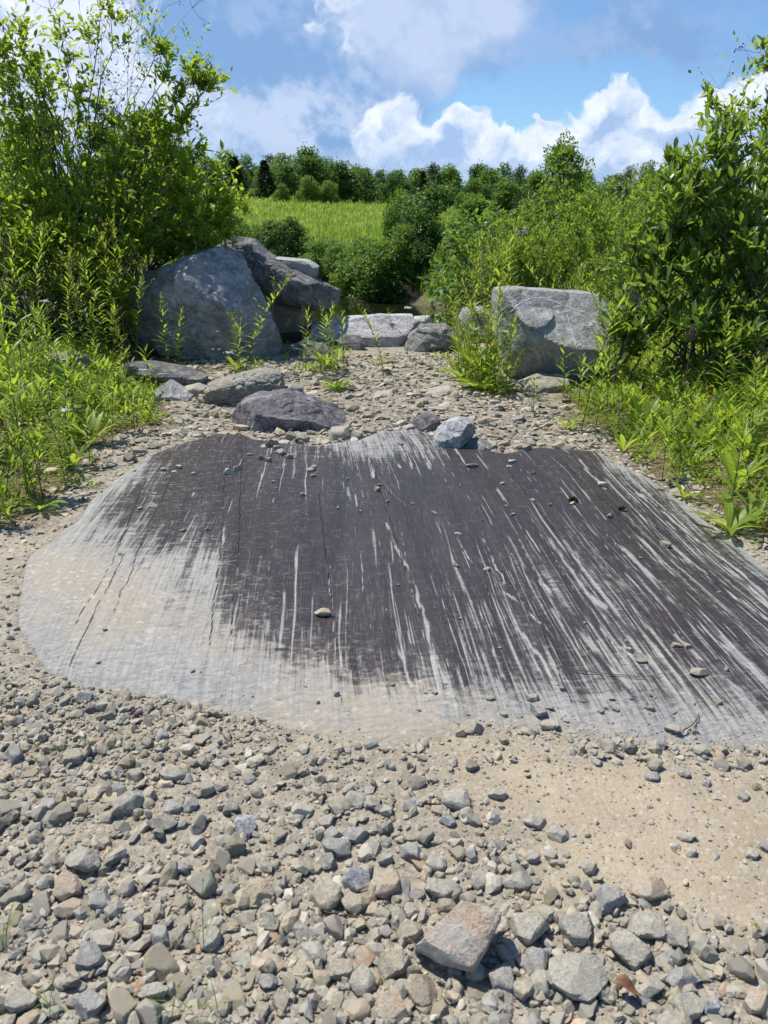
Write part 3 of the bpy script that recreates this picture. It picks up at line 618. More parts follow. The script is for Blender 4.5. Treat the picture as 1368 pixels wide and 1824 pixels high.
# ---- foreground stones
PAL = dict(grey=(.29, .272, .228), blue_grey=(.245, .248, .235), dark_grey=(.15, .143, .125), olive=(.28, .25, .18), tan=(.40, .33, .235), pale=(.45, .42, .355), rusty=(.34, .21, .13), greenish=(.25, .265, .22))
def stone_mat(attr):
    m, t, p = material('gravel_stone_'+('joined' if attr else 'single')); o = t.coord('Object')
    if attr: base = t.attr('col', 'Color')
    else: base = X(t.nt, t.node('ShaderNodeObjectInfo').outputs['Color']); 
    sc = 1.0 if attr else 1.0
    n1 = t.noise(o, 28*sc, 6, .65); n2 = t.noise(o, 120*sc, 5, .65)
    f = n1.lin(.25, .75, .72, 1.28)*n2.lin(.2, .8, .85, 1.15); c = t.mul(base, f)
    c = t.mix(n1.ss(.56, .66)*.5, c, (.34, .30, .235)); c = t.mix(n2.ss(.6, .72)*.45, c, (.48, .46, .41)); c = t.mix(n2.ss(.42, .3)*.5, c, (.08, .077, .068))
    gn = X(t.nt, t.node('ShaderNodeNewGeometry').outputs['Normal']); gx_, gy_, gz_ = t.sep(gn)
    c = t.mix(gz_.ss(.3, .95)*n1.ss(.3, .6)*.5, c, (.37, .325, .25))
    t.link(c, p.inputs['Base Color']); p.inputs['Roughness'].default_value = .88
    t.link(t.bump(n1*.8+n2*.4, .6, .006), p.inputs['Normal']); return m
SM, SMJ = stone_mat(False), stone_mat(True)
def proto(sub, rg, flat=1., ncut=8, rough=.05):
    V = ICO[sub][0].copy()*np.array([1, rg.uniform(.55, .95), rg.uniform(.32, .72)*flat])
    for k in range(ncut): V = cut(V, norm(rg.normal(size=3)*[1, 1, .6]), rg.uniform(.5, .8))
    V = cut(V, (rg.normal()*.25, rg.normal()*.25, 1), .6); V = cut(V, (rg.normal()*.2, rg.normal()*.2, -1), .7)
    if rough: V = V+norm(V)*(fbm(V*2.6+rg.uniform(0, 50), 4, .55, int(rg.integers(99)))*rough)[:, None]
    V = V/np.abs(V[:, 0]).max(); return V
rg0 = np.random.default_rng(11)
PROTO3 = []
for k in range(22):
    me = mesh('stone', proto(4, rg0, ncut=8, rough=.045), [ICO[4][1]], SM, None, True); me.set_sharp_from_angle(angle=R(18)); PROTO3.append(me)
PROTO1 = [proto(1, rg0, ncut=4, rough=0) for k in range(30)]
PROTOF = [proto(1, rg0, flat=.4, ncut=4, rough=0) for k in range(16)]
def rot_rand(N, rg, tilt):
    a = rg.uniform(0, 2*math.pi, N); b = rg.normal(size=N)*tilt; c = rg.normal(size=N)*tilt
    ca, sa, cb, sb, cc_, sc_ = np.cos(a), np.sin(a), np.cos(b), np.sin(b), np.cos(c), np.sin(c); z = np.zeros(N); o = np.ones(N)
    Rz = np.stack([ca, -sa, z, sa, ca, z, z, z, o], -1).reshape(N, 3, 3); Rx = np.stack([o, z, z, z, cb, -sb, z, sb, cb], -1).reshape(N, 3, 3); Ry = np.stack([cc_, z, sc_, z, o, z, -sc_, z, cc_], -1).reshape(N, 3, 3)
    return Rx@Ry@Rz
CN = list(PAL); PALA = np.array([PAL[k] for k in CN])
def pick_cols(N, rg, w=None):
    w = np.array(w or [.34, .14, .1, .2, .08, .08, .015, .045]); i = rg.choice(len(CN), N, p=w/w.sum()); return i, PALA[i]*rg.uniform(.82, 1.2, (N, 1))
def stones_joined(pos, size, cols, rg, protos, tilt=.35, sink=.35):
    acc = Acc(); N = len(pos); k = rg.integers(len(protos), size=N); M = rot_rand(N, rg, tilt)
    for j, pv in enumerate(protos):
        m = k == j
        if not m.any(): continue
        V = np.einsum('nij,vj->nvi', M[m], pv)*size[m][:, None, None]; h = -V[..., 2].min(1)
        V = V+pos[m][:, None]+np.stack([0*h, 0*h, h*(1-2*sink)], -1)[:, None]; F1 = ICO[1][1] if len(pv) == len(ICO[1][0]) else ICOT
        Fc = (F1[None]+np.arange(m.sum())[:, None, None]*len(pv)).reshape(-1, 3)
        acc.add(V.reshape(-1, 3), [Fc], col=np.repeat(cols[m], len(pv), 0))
    return acc
# very small stones: 8-vertex lumps
_t = np.array([[0, 0, 1], [1, 0, .1], [.2, .9, .2], [-.9, .3, 0], [-.5, -.8, .15], [.6, -.8, -.05], [0, 0, -.8]], float)
ICOT = np.array([[0, 1, 2], [0, 2, 3], [0, 3, 4], [0, 4, 5], [0, 5, 1], [6, 2, 1], [6, 3, 2], [6, 4, 3], [6, 5, 4], [6, 1, 5]])
PROTOT = [_t*np.array([1, rg0.uniform(.6, 1), rg0.uniform(.35, .7)])+rg0.normal(size=(7, 3))*.12 for k in range(14)]

LAND = {  # landmarks for the labels: pixel position
 'the big rusty stone': (815, 1670), 'the tan block on the sand': (1155, 1585), 'the big pale lump low right': (1030, 1730), 'the left tan block': (120, 1580), 'the broad fractured grey stone': (145, 1530), 'the upright pale stone at left': (433, 1472),
 'the square grey stone low left': (158, 1705), 'the reddish brown leaf': (604, 1415), 'the slab edge': (500, 1290), 'the grey slab edge at left': (180, 1235), 'the sandy patch': (1250, 1480), 'the curled rusty leaf': (1115, 1762), 'the pair of blue grey stones': (600, 1505),
 'the long low right stone': (1120, 1690), 'the round grey stone by the sand': (815, 1425), 'the bottom left corner stone': (40, 1780), 'the tan wedge stone': (90, 1420), 'the big pale tan stone': (460, 1590), 'the yellowish stone low centre': (750, 1765), 'the flat brown stone on slab edge': (840, 1298)}
FG = [  # cx, cy, w, h, rot, material, label
 (815, 1672, 0, 0, 0, 'rusty', 'largest foreground stone, grey with a rusty orange top'),
 (1155, 1583, 92, 44, 8, 'tan', 'tan block casting a shadow on the edge of the sand'),
 (1030, 1735, 104, 102, 10, 'sandy', 'big pale lumpy stone low on the right with a dimpled face'),
 (1122, 1690, 92, 60, 38, 'sandy', 'long pale grey stone slanting down right above the lumpy one'),
 (1085, 1604, 60, 62, 20, 'slate', 'blue grey stone left of the tan block'),
 (1152, 1650, 78, 52, 10, 'sandy', 'grey stone with a deep shadow below the tan block'),
 (1105, 1540, 0, 0, 0, None, None),
 (941, 1650, 80, 66, 12, 'sandy', 'large light stone right of the largest rusty topped stone'),
 (690, 1577, 60, 70, 20, 'tan', 'pinkish tan shield shaped stone above the largest stone'),
 (636, 1568, 58, 50, 25, 'white', 'white topped stone with a black side left of the pinkish stone'),
 (788, 1583, 80, 48, 14, 'sandy', 'long wedge stone right of the pinkish stone'),
 (742, 1595, 30, 30, 0, 'slate', 'round slate pebble between the pinkish stone and the wedge'),
 (632, 1610, 50, 44, 30, 'olive', 'olive stone under the white topped stone'),
 (582, 1594, 60, 66, 30, 'olive', 'flat olive plate stone left of the white topped stone'),
 (925, 1570, 72, 40, -5, 'grey', 'dark ridged stone on its own right of the wedge stone'),
 (700, 1720, 66, 66, 20, 'olive', 'pale stone touching the lower left of the largest stone'),
 (752, 1764, 64, 64, 30, 'tan', 'yellowish stone below the largest stone'),
 (700, 1795, 70, 76, 10, 'tan', 'pinkish stone with a rusty crown at the bottom centre'),
 (606, 1727, 58, 44, 18, 'olive', 'angular brown grey stone left of the pale bottom stones'),
 (560, 1697, 66, 42, 15, 'sandy', 'flat dusty stone in the lower centre left'),
 (645, 1748, 44, 66, 15, 'sandy', 'grey brown stone leaning beside the rusty crowned stone'),
 (810, 1758, 30, 54, 8, 'olive', 'small upright yellow grey stone right of the yellowish stone'),
 (898, 1745, 54, 72, -10, 'slate', 'blue grey pointed stone right of the small upright stone'),
 (930, 1762, 48, 44, 20, 'olive', 'brown stone overlapping the blue grey pointed stone'),
 (963, 1760, 36, 92, -4, 'grey', 'narrow standing splinter stone left of the lumpy stone'),
 (955, 1712, 56, 56, 30, 'slate', 'blue grey triangular stone above the standing splinter'),
 (910, 1698, 42, 44, 10, 'grey', 'grey stone hugging the right shadow of the largest stone'),
 (1020, 1655, 74, 60, 10, 'grey', 'star shaped grey stone left of the slanting stone'),
 (880, 1795, 48, 30, 0, 'tan', 'small tan block at the bottom right of centre'),
 (1090, 1775, 24, 56, 10, 'olive', 'yellowish almond stone right of the lumpy stone'),
 (1155, 1758, 60, 52, 10, 'sandy', 'grey stone right of the curled rusty leaf'),
 (1215, 1745, 66, 48, -10, 'slate', 'bluish concave stone at lower right'),
 (1205, 1670, 50, 56, 20, 'sandy', 'smooth dusty stone right of the shadowed grey stone'),
 (1268, 1795, 40, 36, 0, 'white', 'white cornered block at the bottom right'),
 (1225, 1795, 60, 60, 30, 'sandy', 'grey block left of the white cornered block'),
 (1350, 1785, 60, 60, 30, 'tan', 'mottled tan stone in the bottom right corner'),
 (1190, 1820, 52, 50, 10, 'sandy', 'greenish upright stone cut by the bottom edge at right'),
 (148, 1532, 84, 54, 20, 'grey', 'broad fractured grey stone on the left'),
 (120, 1582, 64, 62, -30, 'tan', 'tan flat block overlapping the broad fractured stone on the left'),
 (122, 1618, 56, 34, -20, 'tan', 'yellow tan wedge showing under the left tan block'),
 (180, 1600, 50, 48, 0, 'slate', 'lavender grey flat stone half sunk right of the left tan block'),
 (236, 1660, 52, 40, -15, 'olive', 'olive brown stone beside the five sided slate'),
 (281, 1670, 48, 50, 20, 'slate', 'five sided slate stone right of the olive brown stone'),
 (376, 1673, 54, 50, 35, 'sandy', 'dusty diamond shaped stone in the lower left'),
 (158, 1706, 60, 58, 10, 'slate', 'square grey slate low on the left'),
 (158, 1790, 68, 60, 0, 'slate', 'purplish grey stone at the bottom left'),
 (36, 1785, 62, 50, -25, 'sandy', 'flat pale stone in the bottom left corner'),
 (272, 1768, 66, 42, -12, 'sandy', 'long domed grey stone at the bottom left'),
 (110, 1752, 28, 44, 10, 'grey', 'small grey stone between the two bottom left slates'),
 (465, 1800, 30, 50, 15, 'olive', 'yellow grey upright stone at the bottom left of centre'),
 (480, 1748, 40, 32, 0, 'slate', 'bluish square stone in the lower left centre'),
 (460, 1588, 60, 66, 10, 'tan', 'big pale tan cobble in the left middle'),
 (433, 1472, 44, 66, 12, 'white', 'upright pale stone standing in the left middle'),
 (228, 1432, 72, 48, -30, 'grey', 'long grey stone propped in the dark stone pile at left'),
 (290, 1465, 60, 34, -8, 'dark', 'dark block below the long propped stone'),
 (305, 1438, 50, 26, -4, 'slate', 'flat slate tilted in the dark stone pile'),
 (240, 1380, 30, 42, 5, 'olive', 'standing wedge stone with a cream tip in the left pile'),
 (210, 1410, 36, 34, 5, 'slate', 'square slate left of the propped stone'),
 (370, 1405, 42, 40, 10, 'sandy', 'brown grey block right of the stone pile'),
 (308, 1378, 54, 38, 10, 'grey', 'pale grey stone at the top of the stone pile'),
 (412, 1438, 36, 38, 20, 'dark', 'dark grey stone left of the upright pale stone'),
 (262, 1420, 34, 44, 0, 'olive', 'olive peaked stone in the middle of the pile'),
 (340, 1435, 28, 40, 10, 'slate', 'slim purple slate leaning at the pile right end'),
 (130, 1350, 46, 34, -15, 'olive', 'brown grey slab stone upper left'),
 (150, 1240, 38, 28, -20, 'slate', 'blue grey stone next to the slab at left'),
 (104, 1330, 30, 20, 15, 'olive', 'yellowish flat stone upper left'),
 (290, 1312, 24, 28, 5, 'slate', 'small grey cube like stone below the slab'),
 (86, 1435, 36, 30, -10, 'slate', 'pale green grey stone at far left'),
 (18, 1285, 28, 26, -20, 'tan', 'cream nodular stone at the left edge'),
 (22, 1345, 34, 44, 10, 'slate', 'flat dark green stone at the left edge'),
 (187, 1503, 30, 34, -20, 'tan', 'small tan pointed stone right of the fractured stone'),
 (315, 1547, 48, 28, 5, 'slate', 'lavender oval stone in the left middle'),
 (600, 1513, 54, 44, 10, 'slate', 'dark blue grey stone left of the triangular pale stone'),
 (635, 1487, 50, 34, 5, 'slate', 'rounded slate at the top of the blue grey cluster'),
 (586, 1490, 46, 34, -10, 'slate', 'blunt slate at the left of the blue grey cluster'),
 (583, 1535, 40, 34, 10, 'dark', 'dark stone at the foot of the blue grey cluster'),
 (632, 1425, 44, 34, 10, 'grey', 'dark faced stone right of the reddish brown leaf'),
 (600, 1440, 36, 28, 5, 'sandy', 'pale stone below the reddish brown leaf'),
 (582, 1464, 42, 26, -5, 'sandy', 'flat pale stone above the blunt slate'),
 (732, 1520, 56, 40, 15, 'slate', 'triangular pale blue stone in the centre'),
 (776, 1538, 46, 32, 8, 'sandy', 'rounded five sided stone right of the triangular one'),
 (688, 1532, 30, 30, 0, 'slate', 'little blue cone stone left of the triangular stone'),
 (815, 1425, 54, 44, 15, 'sandy', 'round topped grey stone at the edge of the sandy strip'),
 (800, 1462, 36, 26, 10, 'white', 'whitish stone below the round topped grey stone'),
 (888, 1415, 40, 30, -15, 'sandy', 'pale fin stone on the sandy strip'),
 (778, 1443, 30, 20, 0, 'tan', 'small tan stone touching the whitish stone'),
 (838, 1298, 54, 28, 5, 'olive', 'flat brown stone resting on the near slab edge'),
 (958, 1264, 36, 28, 20, 'slate', 'dark blue grey stone on the slab at right of centre'),
 (949, 1243, 26, 16, -5, 'olive', 'brown stone touching the dark blue grey slab stone'),
 (976, 1290, 42, 22, 0, 'sandy', 'tan stone in front of the dark blue grey slab stone'),
 (1246, 1197, 38, 20, 10, 'olive', 'flat diamond shaped stone on the right of the slab'),
 (1200, 1298, 36, 18, 5, 'sandy', 'flat pale stone at the right slab edge'),
 (1176, 1325, 28, 28, 10, 'slate', 'grey green stone right of centre below the slab'),
 (1162, 1350, 40, 22, 8, 'olive', 'yellow grey wedge below the grey green stone'),
 (1160, 1383, 30, 20, 0, 'slate', 'dark pointed stone below the yellow grey wedge'),
 (1060, 1358, 26, 16, 5, 'grey', 'lone grey stone on the sand below the slab'),
 (1220, 1378, 24, 16, 20, 'slate', 'thin grey pebble on the right gravel'),
 (1260, 1395, 18, 18, 0, 'slate', 'round dark pebble on the right gravel'),
 (1326, 1418, 24, 22, 10, 'grey', 'squat grey stone at the right edge'),
 (1340, 1520, 26, 24, 0, 'sandy', 'dusty stone on the right edge of the sand'),
 (1362, 1508, 26, 20, 10, 'slate', 'blue grey stone at the right frame edge on the sand'),
 (1052, 1543, 36, 36, 0, 'pale', 'pale block in the gravel left of the tan block'),
 (995, 1485, 48, 30, 15, 'sandy', 'long pale stone at the edge of the sand'),
 (955, 1465, 50, 26, 12, 'sandy', 'flat angular stone above the long pale stone'),
 (1133, 1515, 0, 0, 0, None, None),
 (852, 1570, 38, 46, 15, 'sandy', 'grey rounded wedge left of the dark ridged stone'),
 (950, 1530, 30, 24, 0, 'grey', 'grey chunk above the dark ridged stone'),
 (888, 1505, 26, 26, 0, 'grey', 'dark sided pebble above the wedge stone'),
 (575, 1090, 32, 18, -5, 'tan', 'lone tan stone in the middle of the dark slab'),
 (702, 1625, 36, 28, 5, 'pale', 'pale stone with a pink patch below the pinkish stone'),
 (685, 1660, 28, 28, 0, 'blue', 'bluish green veined pebble left of the largest stone'),
 (728, 1660, 48, 46, 10, 'olive', 'round tan grey stone behind the left corner of the largest stone'),
 (665, 1620, 30, 30, 0, 'tan', 'small cream stone below the olive stone'),
]
USED = []
rgF = np.random.default_rng(5)
for i, (cx, cy, w, h, rot, mt, lab) in enumerate(FG):
    if mt is None: continue
    if i == 0:
        poly = [(734, 1690), (770, 1655), (822, 1604), (860, 1612), (894, 1624), (890, 1642), (868, 1690), (844, 1732), (792, 1720)]; w, h = 160, 120
        silrock('stone', lab, poly, mt, .06, z=.055, n=5, ncut=2, sub=5, rough=.02, seed=1, cat='stone', group='stones picked out in the foreground gravel', cuts=[((-.15, -.4, .9), .7), ((-.5, -.8, .1), .8)])
    else:
        k = rgF.integers(5, 8); an = np.sort((np.arange(k)+rgF.uniform(-.28, .28, k))/k*2*math.pi); rr_ = rgF.uniform(.82, 1.08, k); c_, s_ = math.cos(R(rot)), math.sin(R(rot))
        ax, ay = np.cos(an)*rr_*w/2*1.08, np.sin(an)*rr_*h/2*1.08; poly = list(zip(cx+ax*c_-ay*s_, cy+ax*s_+ay*c_))
        g = G(cx, cy); dist = np.linalg.norm(g-[0, 0, HC]); sz = w/F*dist*.92; gz = Hg(g[0], g[1])
        th = min(w, h*1.2)/F*dist*.42
        silrock('stone', lab, poly, {'grey': 'fgrey', 'dark': 'fdark', 'olive': 'folive', 'pale': 'sandy', 'blue': 'slate'}.get(mt, mt), th, z=gz+th*.3, n=3.6, ncut=7, sub=4, rough=.035, seed=i, cuts=[((rgF.normal()*.2, -.2+rgF.normal()*.15, 1), .6)], cat='stone', group='stones picked out in the foreground gravel', cutr=(.58, .86))
    USED.append((cx, cy, w, h))

def build_gravel():
    rg = np.random.default_rng(21); U = np.array(USED, float)
    # --- single stones: the larger ones of the foreground
    cand = []
    while len(cand) < 118:
        py = 1235+(1830-1235)*rg.random()**.8; px = rg.uniform(-20, 1390)
        g = G(px, py); x, y = g[:2]
        if slab_sd(np.array([x]), np.array([y]))[0] > -.02: continue
        sd_ = float(sandmap(np.array([x]), np.array([y]))[0])
        if rg.random() < sd_*1.25: continue
        w = rg.uniform(20, 46)*(.55+.75*(py-1235)/600)*(1.2 if px < 600 else 1.); dd = np.hypot((U[:, 0]-px)/(U[:, 2]/2+w/2), (U[:, 1]-py)/(U[:, 3]/2+w*.35))
        if (dd < .88).any(): continue
        if cand:
            Cc = np.array([c[:3] for c in cand]); 
            if (np.hypot(Cc[:, 0]-px, (Cc[:, 1]-py)*1.25) < (Cc[:, 2]+w)*.42).any(): continue
        cand.append((px, py, w))
    ci, _ = pick_cols(len(cand), rg); rows = []
    for (px, py, w), c in zip(cand, ci):
        g = G(px, py); x, y = g[:2]; s = w/F*np.linalg.norm(g-[0, 0, HC])/2*.95
        o = mk('stone', PROTO3[rg.integers(len(PROTO3))]); z = Hg(x, y)
        shape = rg.choice(['flat', 'blocky', 'angular']); fz = dict(flat=.6, blocky=1.25, angular=1.)[shape]
        o.scale = (s, s*rg.uniform(.85, 1.1), s*fz); o.rotation_euler = (rg.normal()*.3, rg.normal()*.3, rg.uniform(0, 6.28)); o.location = (x, y, z+s*fz*.22)
        k = rg.uniform(.85, 1.15); o.color = (*[v*k for v in PAL[CN[c]]], 1)
        rows.append((o, px, py, w, CN[c].replace('_', ' '), shape))
    label_stones(rows, 'loose stones of the foreground gravel')
    # --- the rest of the gravel, joined: too many to count
    def zone(N, f, x0=-3.4, x1=3.4, y0=.75, y1=6.4):
        out = []; n = 0
        while n < N:
            x = rg.uniform(x0, x1, N*2); y = rg.uniform(y0, y1, N*2); k = rg.random(N*2) < f(x, y); out.append(np.stack([x, y], -1)[k]); n += k.sum()
        return np.concatenate(out)[:N]
    def cov(x, y, sharp=1.):
        s = slab_sd(x, y); sd_ = sandmap(x, y); px, py = pix(np.stack([x, y, 0*x], -1))
        base = np.where(s > -.005, 0, 1.)*np.clip(1.05-sd_*1.15, .05*0+.04, 1); clump = .45+.55*sstep(-.25, .3, fbm(np.stack([x, y], -1)*2.3, 3, .5, 77))
        inview = sstep(-260, -60, px)*sstep(1640, 1430, px); far = sstep(1180, 1260, py)*.8+.2
        v = np.maximum(sstep(-.1, .1, poly_sd(x, y, LEFTV)), sstep(-.1, .1, poly_sd(x, y, RIGHTV)))
        return base*clump*(inview*.94+.06)*far*(1-.8*v)
    def near_slab(x, y):      # scatter that strays on to the near rim of the slab
        s = slab_sd(x, y); px, py = pix(np.stack([x, y, 0*x], -1)); return (s > 0)*np.exp(-np.maximum(s, 0)/.07)*(py > 1150)*(.12+.88*sstep(700, 900, px))*.6
    P = zone(8200, cov); sz = .0088*np.exp(rg.normal(size=len(P))*.42)*(1+.35*sstep(2.4, 1.2, P[:, 1])); sz = sz.clip(.004, .026)
    _, cl = pick_cols(len(P), rg); a1 = stones_joined(np.stack([P[:, 0], P[:, 1], surf(P[:, 0], P[:, 1])], -1), sz, cl, rg, PROTO1, .45, .25)
    tag(mk('gravel', a1.build('gravel', SMJ)), 'grey and tan crushed gravel round the near side of the slab', kind='stuff')
    P = zone(900, lambda x, y: cov(x, y)*sstep(2.9, 2.0, y)); sz = rg.uniform(.015, .03, len(P)); _, cl = pick_cols(len(P), rg)
    pr2 = [proto(2, rg, ncut=7, rough=.05) for k in range(16)]; ab = Acc(); k = rg.integers(16, size=len(P)); M = rot_rand(len(P), rg, .4)
    for j in range(16):
        m = k == j; V = np.einsum('nij,vj->nvi', M[m], pr2[j])*sz[m][:, None, None]; hz = -V[..., 2].min(1); V = V+np.column_stack([P[m], surf(P[m][:, 0], P[m][:, 1])+hz*.4])[:, None]; nv = len(pr2[j])
        ab.add(V.reshape(-1, 3), [(ICO[2][1][None]+np.arange(m.sum())[:, None, None]*nv).reshape(-1, 3)], col=np.repeat(cl[m], nv, 0))
    tag(mk('coarse_gravel', ab.build('coarse_gravel', SMJ)), 'coarse stones filling in between the bigger foreground stones', kind='stuff')
    P = zone(29000, lambda x, y: np.maximum(cov(x, y)*1.+.22*(slab_sd(x, y) < -.005)*sandmap(x, y), near_slab(x, y))); sz = .0036*np.exp(rg.normal(size=len(P))*.4); sz = sz.clip(.0015, .009)
    _, cl = pick_cols(len(P), rg, [.3, .1, .1, .2, .14, .14, .01, .04]); a2 = stones_joined(np.stack([P[:, 0], P[:, 1], surf(P[:, 0], P[:, 1])], -1), sz, cl, rg, PROTOT, .4, .3)
    tag(mk('fine_gravel', a2.build('fine_gravel', SMJ)), 'fine grit and stone chips between the gravel stones', kind='stuff')
    # --- stone chips behind and beside the slab
    side = lambda x, y: (slab_sd(x, y) < 0)*(slab_sd(x, y) > -.55)*1.*(y > 2.6)
    def chipz(x, y):
        p = sstep(-.35, .1, poly_sd(x, y, PATH)); s = side(x, y)*.8
        v = np.maximum(sstep(0, .2, poly_sd(x, y, LEFTV)), sstep(0, .2, poly_sd(x, y, RIGHTV)))
        return np.maximum(p, s)*(slab_sd(x, y) < .0)*(1-.75*v)
    P = zone(9500, chipz, -3.2, 3.6, 2.6, 10.6); sz = .019*np.exp(rg.normal(size=len(P))*.5); sz = sz.clip(.006, .06)*sstep(1, 6, P[:, 1]).clip(.35, 1)
    _, cl = pick_cols(len(P), rg, [.3, .08, .06, .3, .2, .15, .01, .0]); a3 = stones_joined(np.stack([P[:, 0], P[:, 1], H(P[:, 0], P[:, 1])], -1), sz, cl, rg, PROTOF+PROTO1[:6], .22, .3)
    tag(mk('stone_chips', a3.build('stone_chips', SMJ)), 'flat stone chips strewn behind and beside the slab', kind='stuff')
    # rocks of middle size strewn on the path
    rows = []
    for px, py, w, c, sh in [(322, 768, 22, 'grey', 'blocky'), (350, 770, 26, 'pale', 'flat'), (378, 760, 20, 'grey', 'blocky'), (335, 745, 30, 'pale', 'flat'), (305, 735, 18, 'tan', 'flat'), (298, 768, 16, 'dark grey', 'flat'),
                             (690, 742, 30, 'grey', 'flat'), (655, 738, 26, 'olive', 'flat'), (712, 750, 22, 'pale', 'flat'), (750, 735, 18, 'grey', 'flat'), (870, 745, 26, 'tan', 'flat'), (905, 800, 24, 'grey', 'flat'), (980, 740, 20, 'olive', 'blocky'),
                             (880, 720, 24, 'pale', 'flat'), (660, 757, 20, 'pale', 'flat'), (610, 740, 26, 'pale', 'flat'), (560, 690, 22, 'grey', 'blocky'), (590, 700, 24, 'tan', 'flat'), (900, 782, 26, 'tan', 'flat'), (945, 782, 20, 'grey', 'blocky'),
                             (270, 790, 24, 'dark grey', 'flat'), (230, 812, 26, 'dark grey', 'blocky'), (190, 822, 30, 'grey', 'flat'), (160, 865, 20, 'grey', 'flat'), (620, 712, 20, 'grey', 'flat'), (712, 790, 14, 'grey', 'blocky'), (860, 775, 22, 'grey', 'flat'),
                             (1010, 790, 22, 'dark grey', 'flat'), (1060, 760, 20, 'olive', 'flat'), (1175, 868, 20, 'dark grey', 'flat'), (1255, 915, 20, 'dark grey', 'flat'), (780, 730, 26, 'tan', 'flat'), (820, 735, 22, 'olive', 'flat')]:
        rows.append(put_stone(px, py, w, c, sh, rg))
    rp = np.random.default_rng(77); nn_ = 0
    while nn_ < 38:
        px, py = rp.uniform(250, 1060), rp.uniform(648, 800); g = G(px, py); 
        if poly_sd(np.array([g[0]]), np.array([g[1]]), PATH)[0] < -.25 or slab_sd(np.array([g[0]]), np.array([g[1]]))[0] > -.03: continue
        rows.append(put_stone(px, py, rp.uniform(12, 30)*(.6 if py < 700 else 1), rp.choice(['grey', 'olive', 'pale', 'tan', 'dark grey', 'blue grey'], p=[.3, .25, .15, .12, .1, .08]), rp.choice(['flat', 'flat', 'blocky', 'angular']), rp)); nn_ += 1
    label_stones(rows, 'loose stones behind and beside the slab', {'the dark purple rock': (510, 745), 'the upright white rock': (810, 778), 'the right boulder': (980, 640), 'the yellowish path block': (690, 708), 'the olive grey rock': (430, 690), 'the left weeds': (150, 800), 'the right weeds': (1150, 800)})
    # pebbles lying on the slab
    rows = []
    PB = [(422, 842, 24), (407, 848, 18), (444, 812, 16), (555, 842, 22), (560, 856, 14), (488, 870, 12), (276, 880, 12), (272, 902, 20), (250, 906, 12), (840, 831, 26), (912, 822, 18), (908, 832, 14), (950, 846, 12), (1075, 867, 24), (895, 867, 12),
          (672, 884, 14), (676, 874, 12), (948, 898, 12), (980, 907, 10), (1085, 926, 20), (912, 927, 14), (900, 912, 10), (774, 924, 14), (815, 964, 16), (812, 1021, 13), (868, 1028, 18), (1184, 975, 24), (860, 940, 8), (1018, 905, 12), (326, 950, 12),
          (371, 951, 12), (214, 988, 12), (188, 1121, 12), (343, 1192, 12), (175, 1172, 10), (642, 921, 9), (603, 915, 8), (710, 1052, 9), (540, 895, 14), (398, 912, 10), (485, 795, 30), (470, 822, 22), (500, 812, 22), (515, 818, 20), (478, 828, 20),
          (492, 800, 16), (560, 836, 16), (1203, 1154, 24), (1142, 1180, 24), (1226, 1156, 16), (1120, 1164, 14), (1295, 1193, 10), (1282, 1248, 14), (1158, 1235, 16), (1092, 1240, 16), (1100, 1256, 18), (1160, 1256, 16), (1080, 1254, 10), (1038, 1242, 12),
          (980, 1252, 18), (1115, 1148, 10), (875, 1238, 22), (835, 1262, 10), (820, 1275, 14), (898, 1262, 16), (776, 1230, 14), (758, 1228, 8), (793, 1216, 12), (745, 1255, 12), (700, 1215, 10), (600, 1230, 16), (566, 1242, 10), (544, 1218, 8),
          (1003, 1225, 14), (870, 1275, 16), (1070, 1258, 14), (1010, 1270, 12), (930, 1262, 12), (1125, 1240, 10), (1200, 1262, 12), (1240, 1290, 16), (1300, 1310, 18), (1345, 1318, 22), (690, 905, 9), (735, 905, 8), (620, 860, 8), (345, 848, 12),
          (320, 834, 18), (290, 836, 14), (310, 840, 12), (240, 835, 10), (1140, 1000, 8), (1280, 1060, 8), (1040, 1118, 8), (890, 1155, 10), (820, 1110, 8)]
    for px, py, w in PB:
        c = rg.choice(['grey', 'blue grey', 'olive', 'pale', 'dark grey'], p=[.35, .25, .2, .12, .08]) if py < 1150 else rg.choice(['grey', 'olive', 'tan', 'blue grey']); rows.append(put_stone(px, py, w*.9, c, rg.choice(['flat', 'blocky', 'angular']), rg, 'pebble'))
    label_stones(rows, 'small stones lying on the slab', {'the lone tan stone': (575, 1090), 'the dark purple rock': (510, 760), 'the upright white rock': (810, 790), 'the dark blue grey slab stone': (958, 1264), 'the flat diamond stone': (1246, 1197), 'the pale dusty corner': (200, 1090), 'the right slab rim': (1250, 930), 'the moss tufts': (1060, 905), 'the flat brown edge stone': (838, 1298)}, 'on the slab')
def put_stone(px, py, w, c, shape, rg, name='stone'):
    g = G(px, py, .04); x, y = g[:2]; s = w/F*np.linalg.norm(g-[0, 0, HC])/2; fz = dict(flat=.6, blocky=1.1, angular=.9)[shape]
    o = mk(name, PROTO3[rg.integers(len(PROTO3))]); o.scale = (s, s*rg.uniform(.75, 1.), s*fz); o.rotation_euler = (rg.normal()*.12, rg.normal()*.12, rg.uniform(-.5, .5)+(math.pi if rg.random() < .5 else 0)); o.location = (x, y, Hg(x, y)+s*fz*.34)
    k = rg.uniform(.85, 1.15); o.color = (*[v*k for v in PAL[c.replace(' ', '_')]], 1); return (o, px, py, w, c, shape)
ORD = ['nearest', 'second nearest', 'third nearest', 'fourth nearest', 'fifth nearest', 'sixth nearest', 'seventh nearest', 'eighth nearest', 'ninth nearest', 'tenth nearest', 'eleventh nearest', 'twelfth nearest', 'thirteenth nearest', 'fourteenth nearest', 'fifteenth nearest', 'sixteenth nearest']
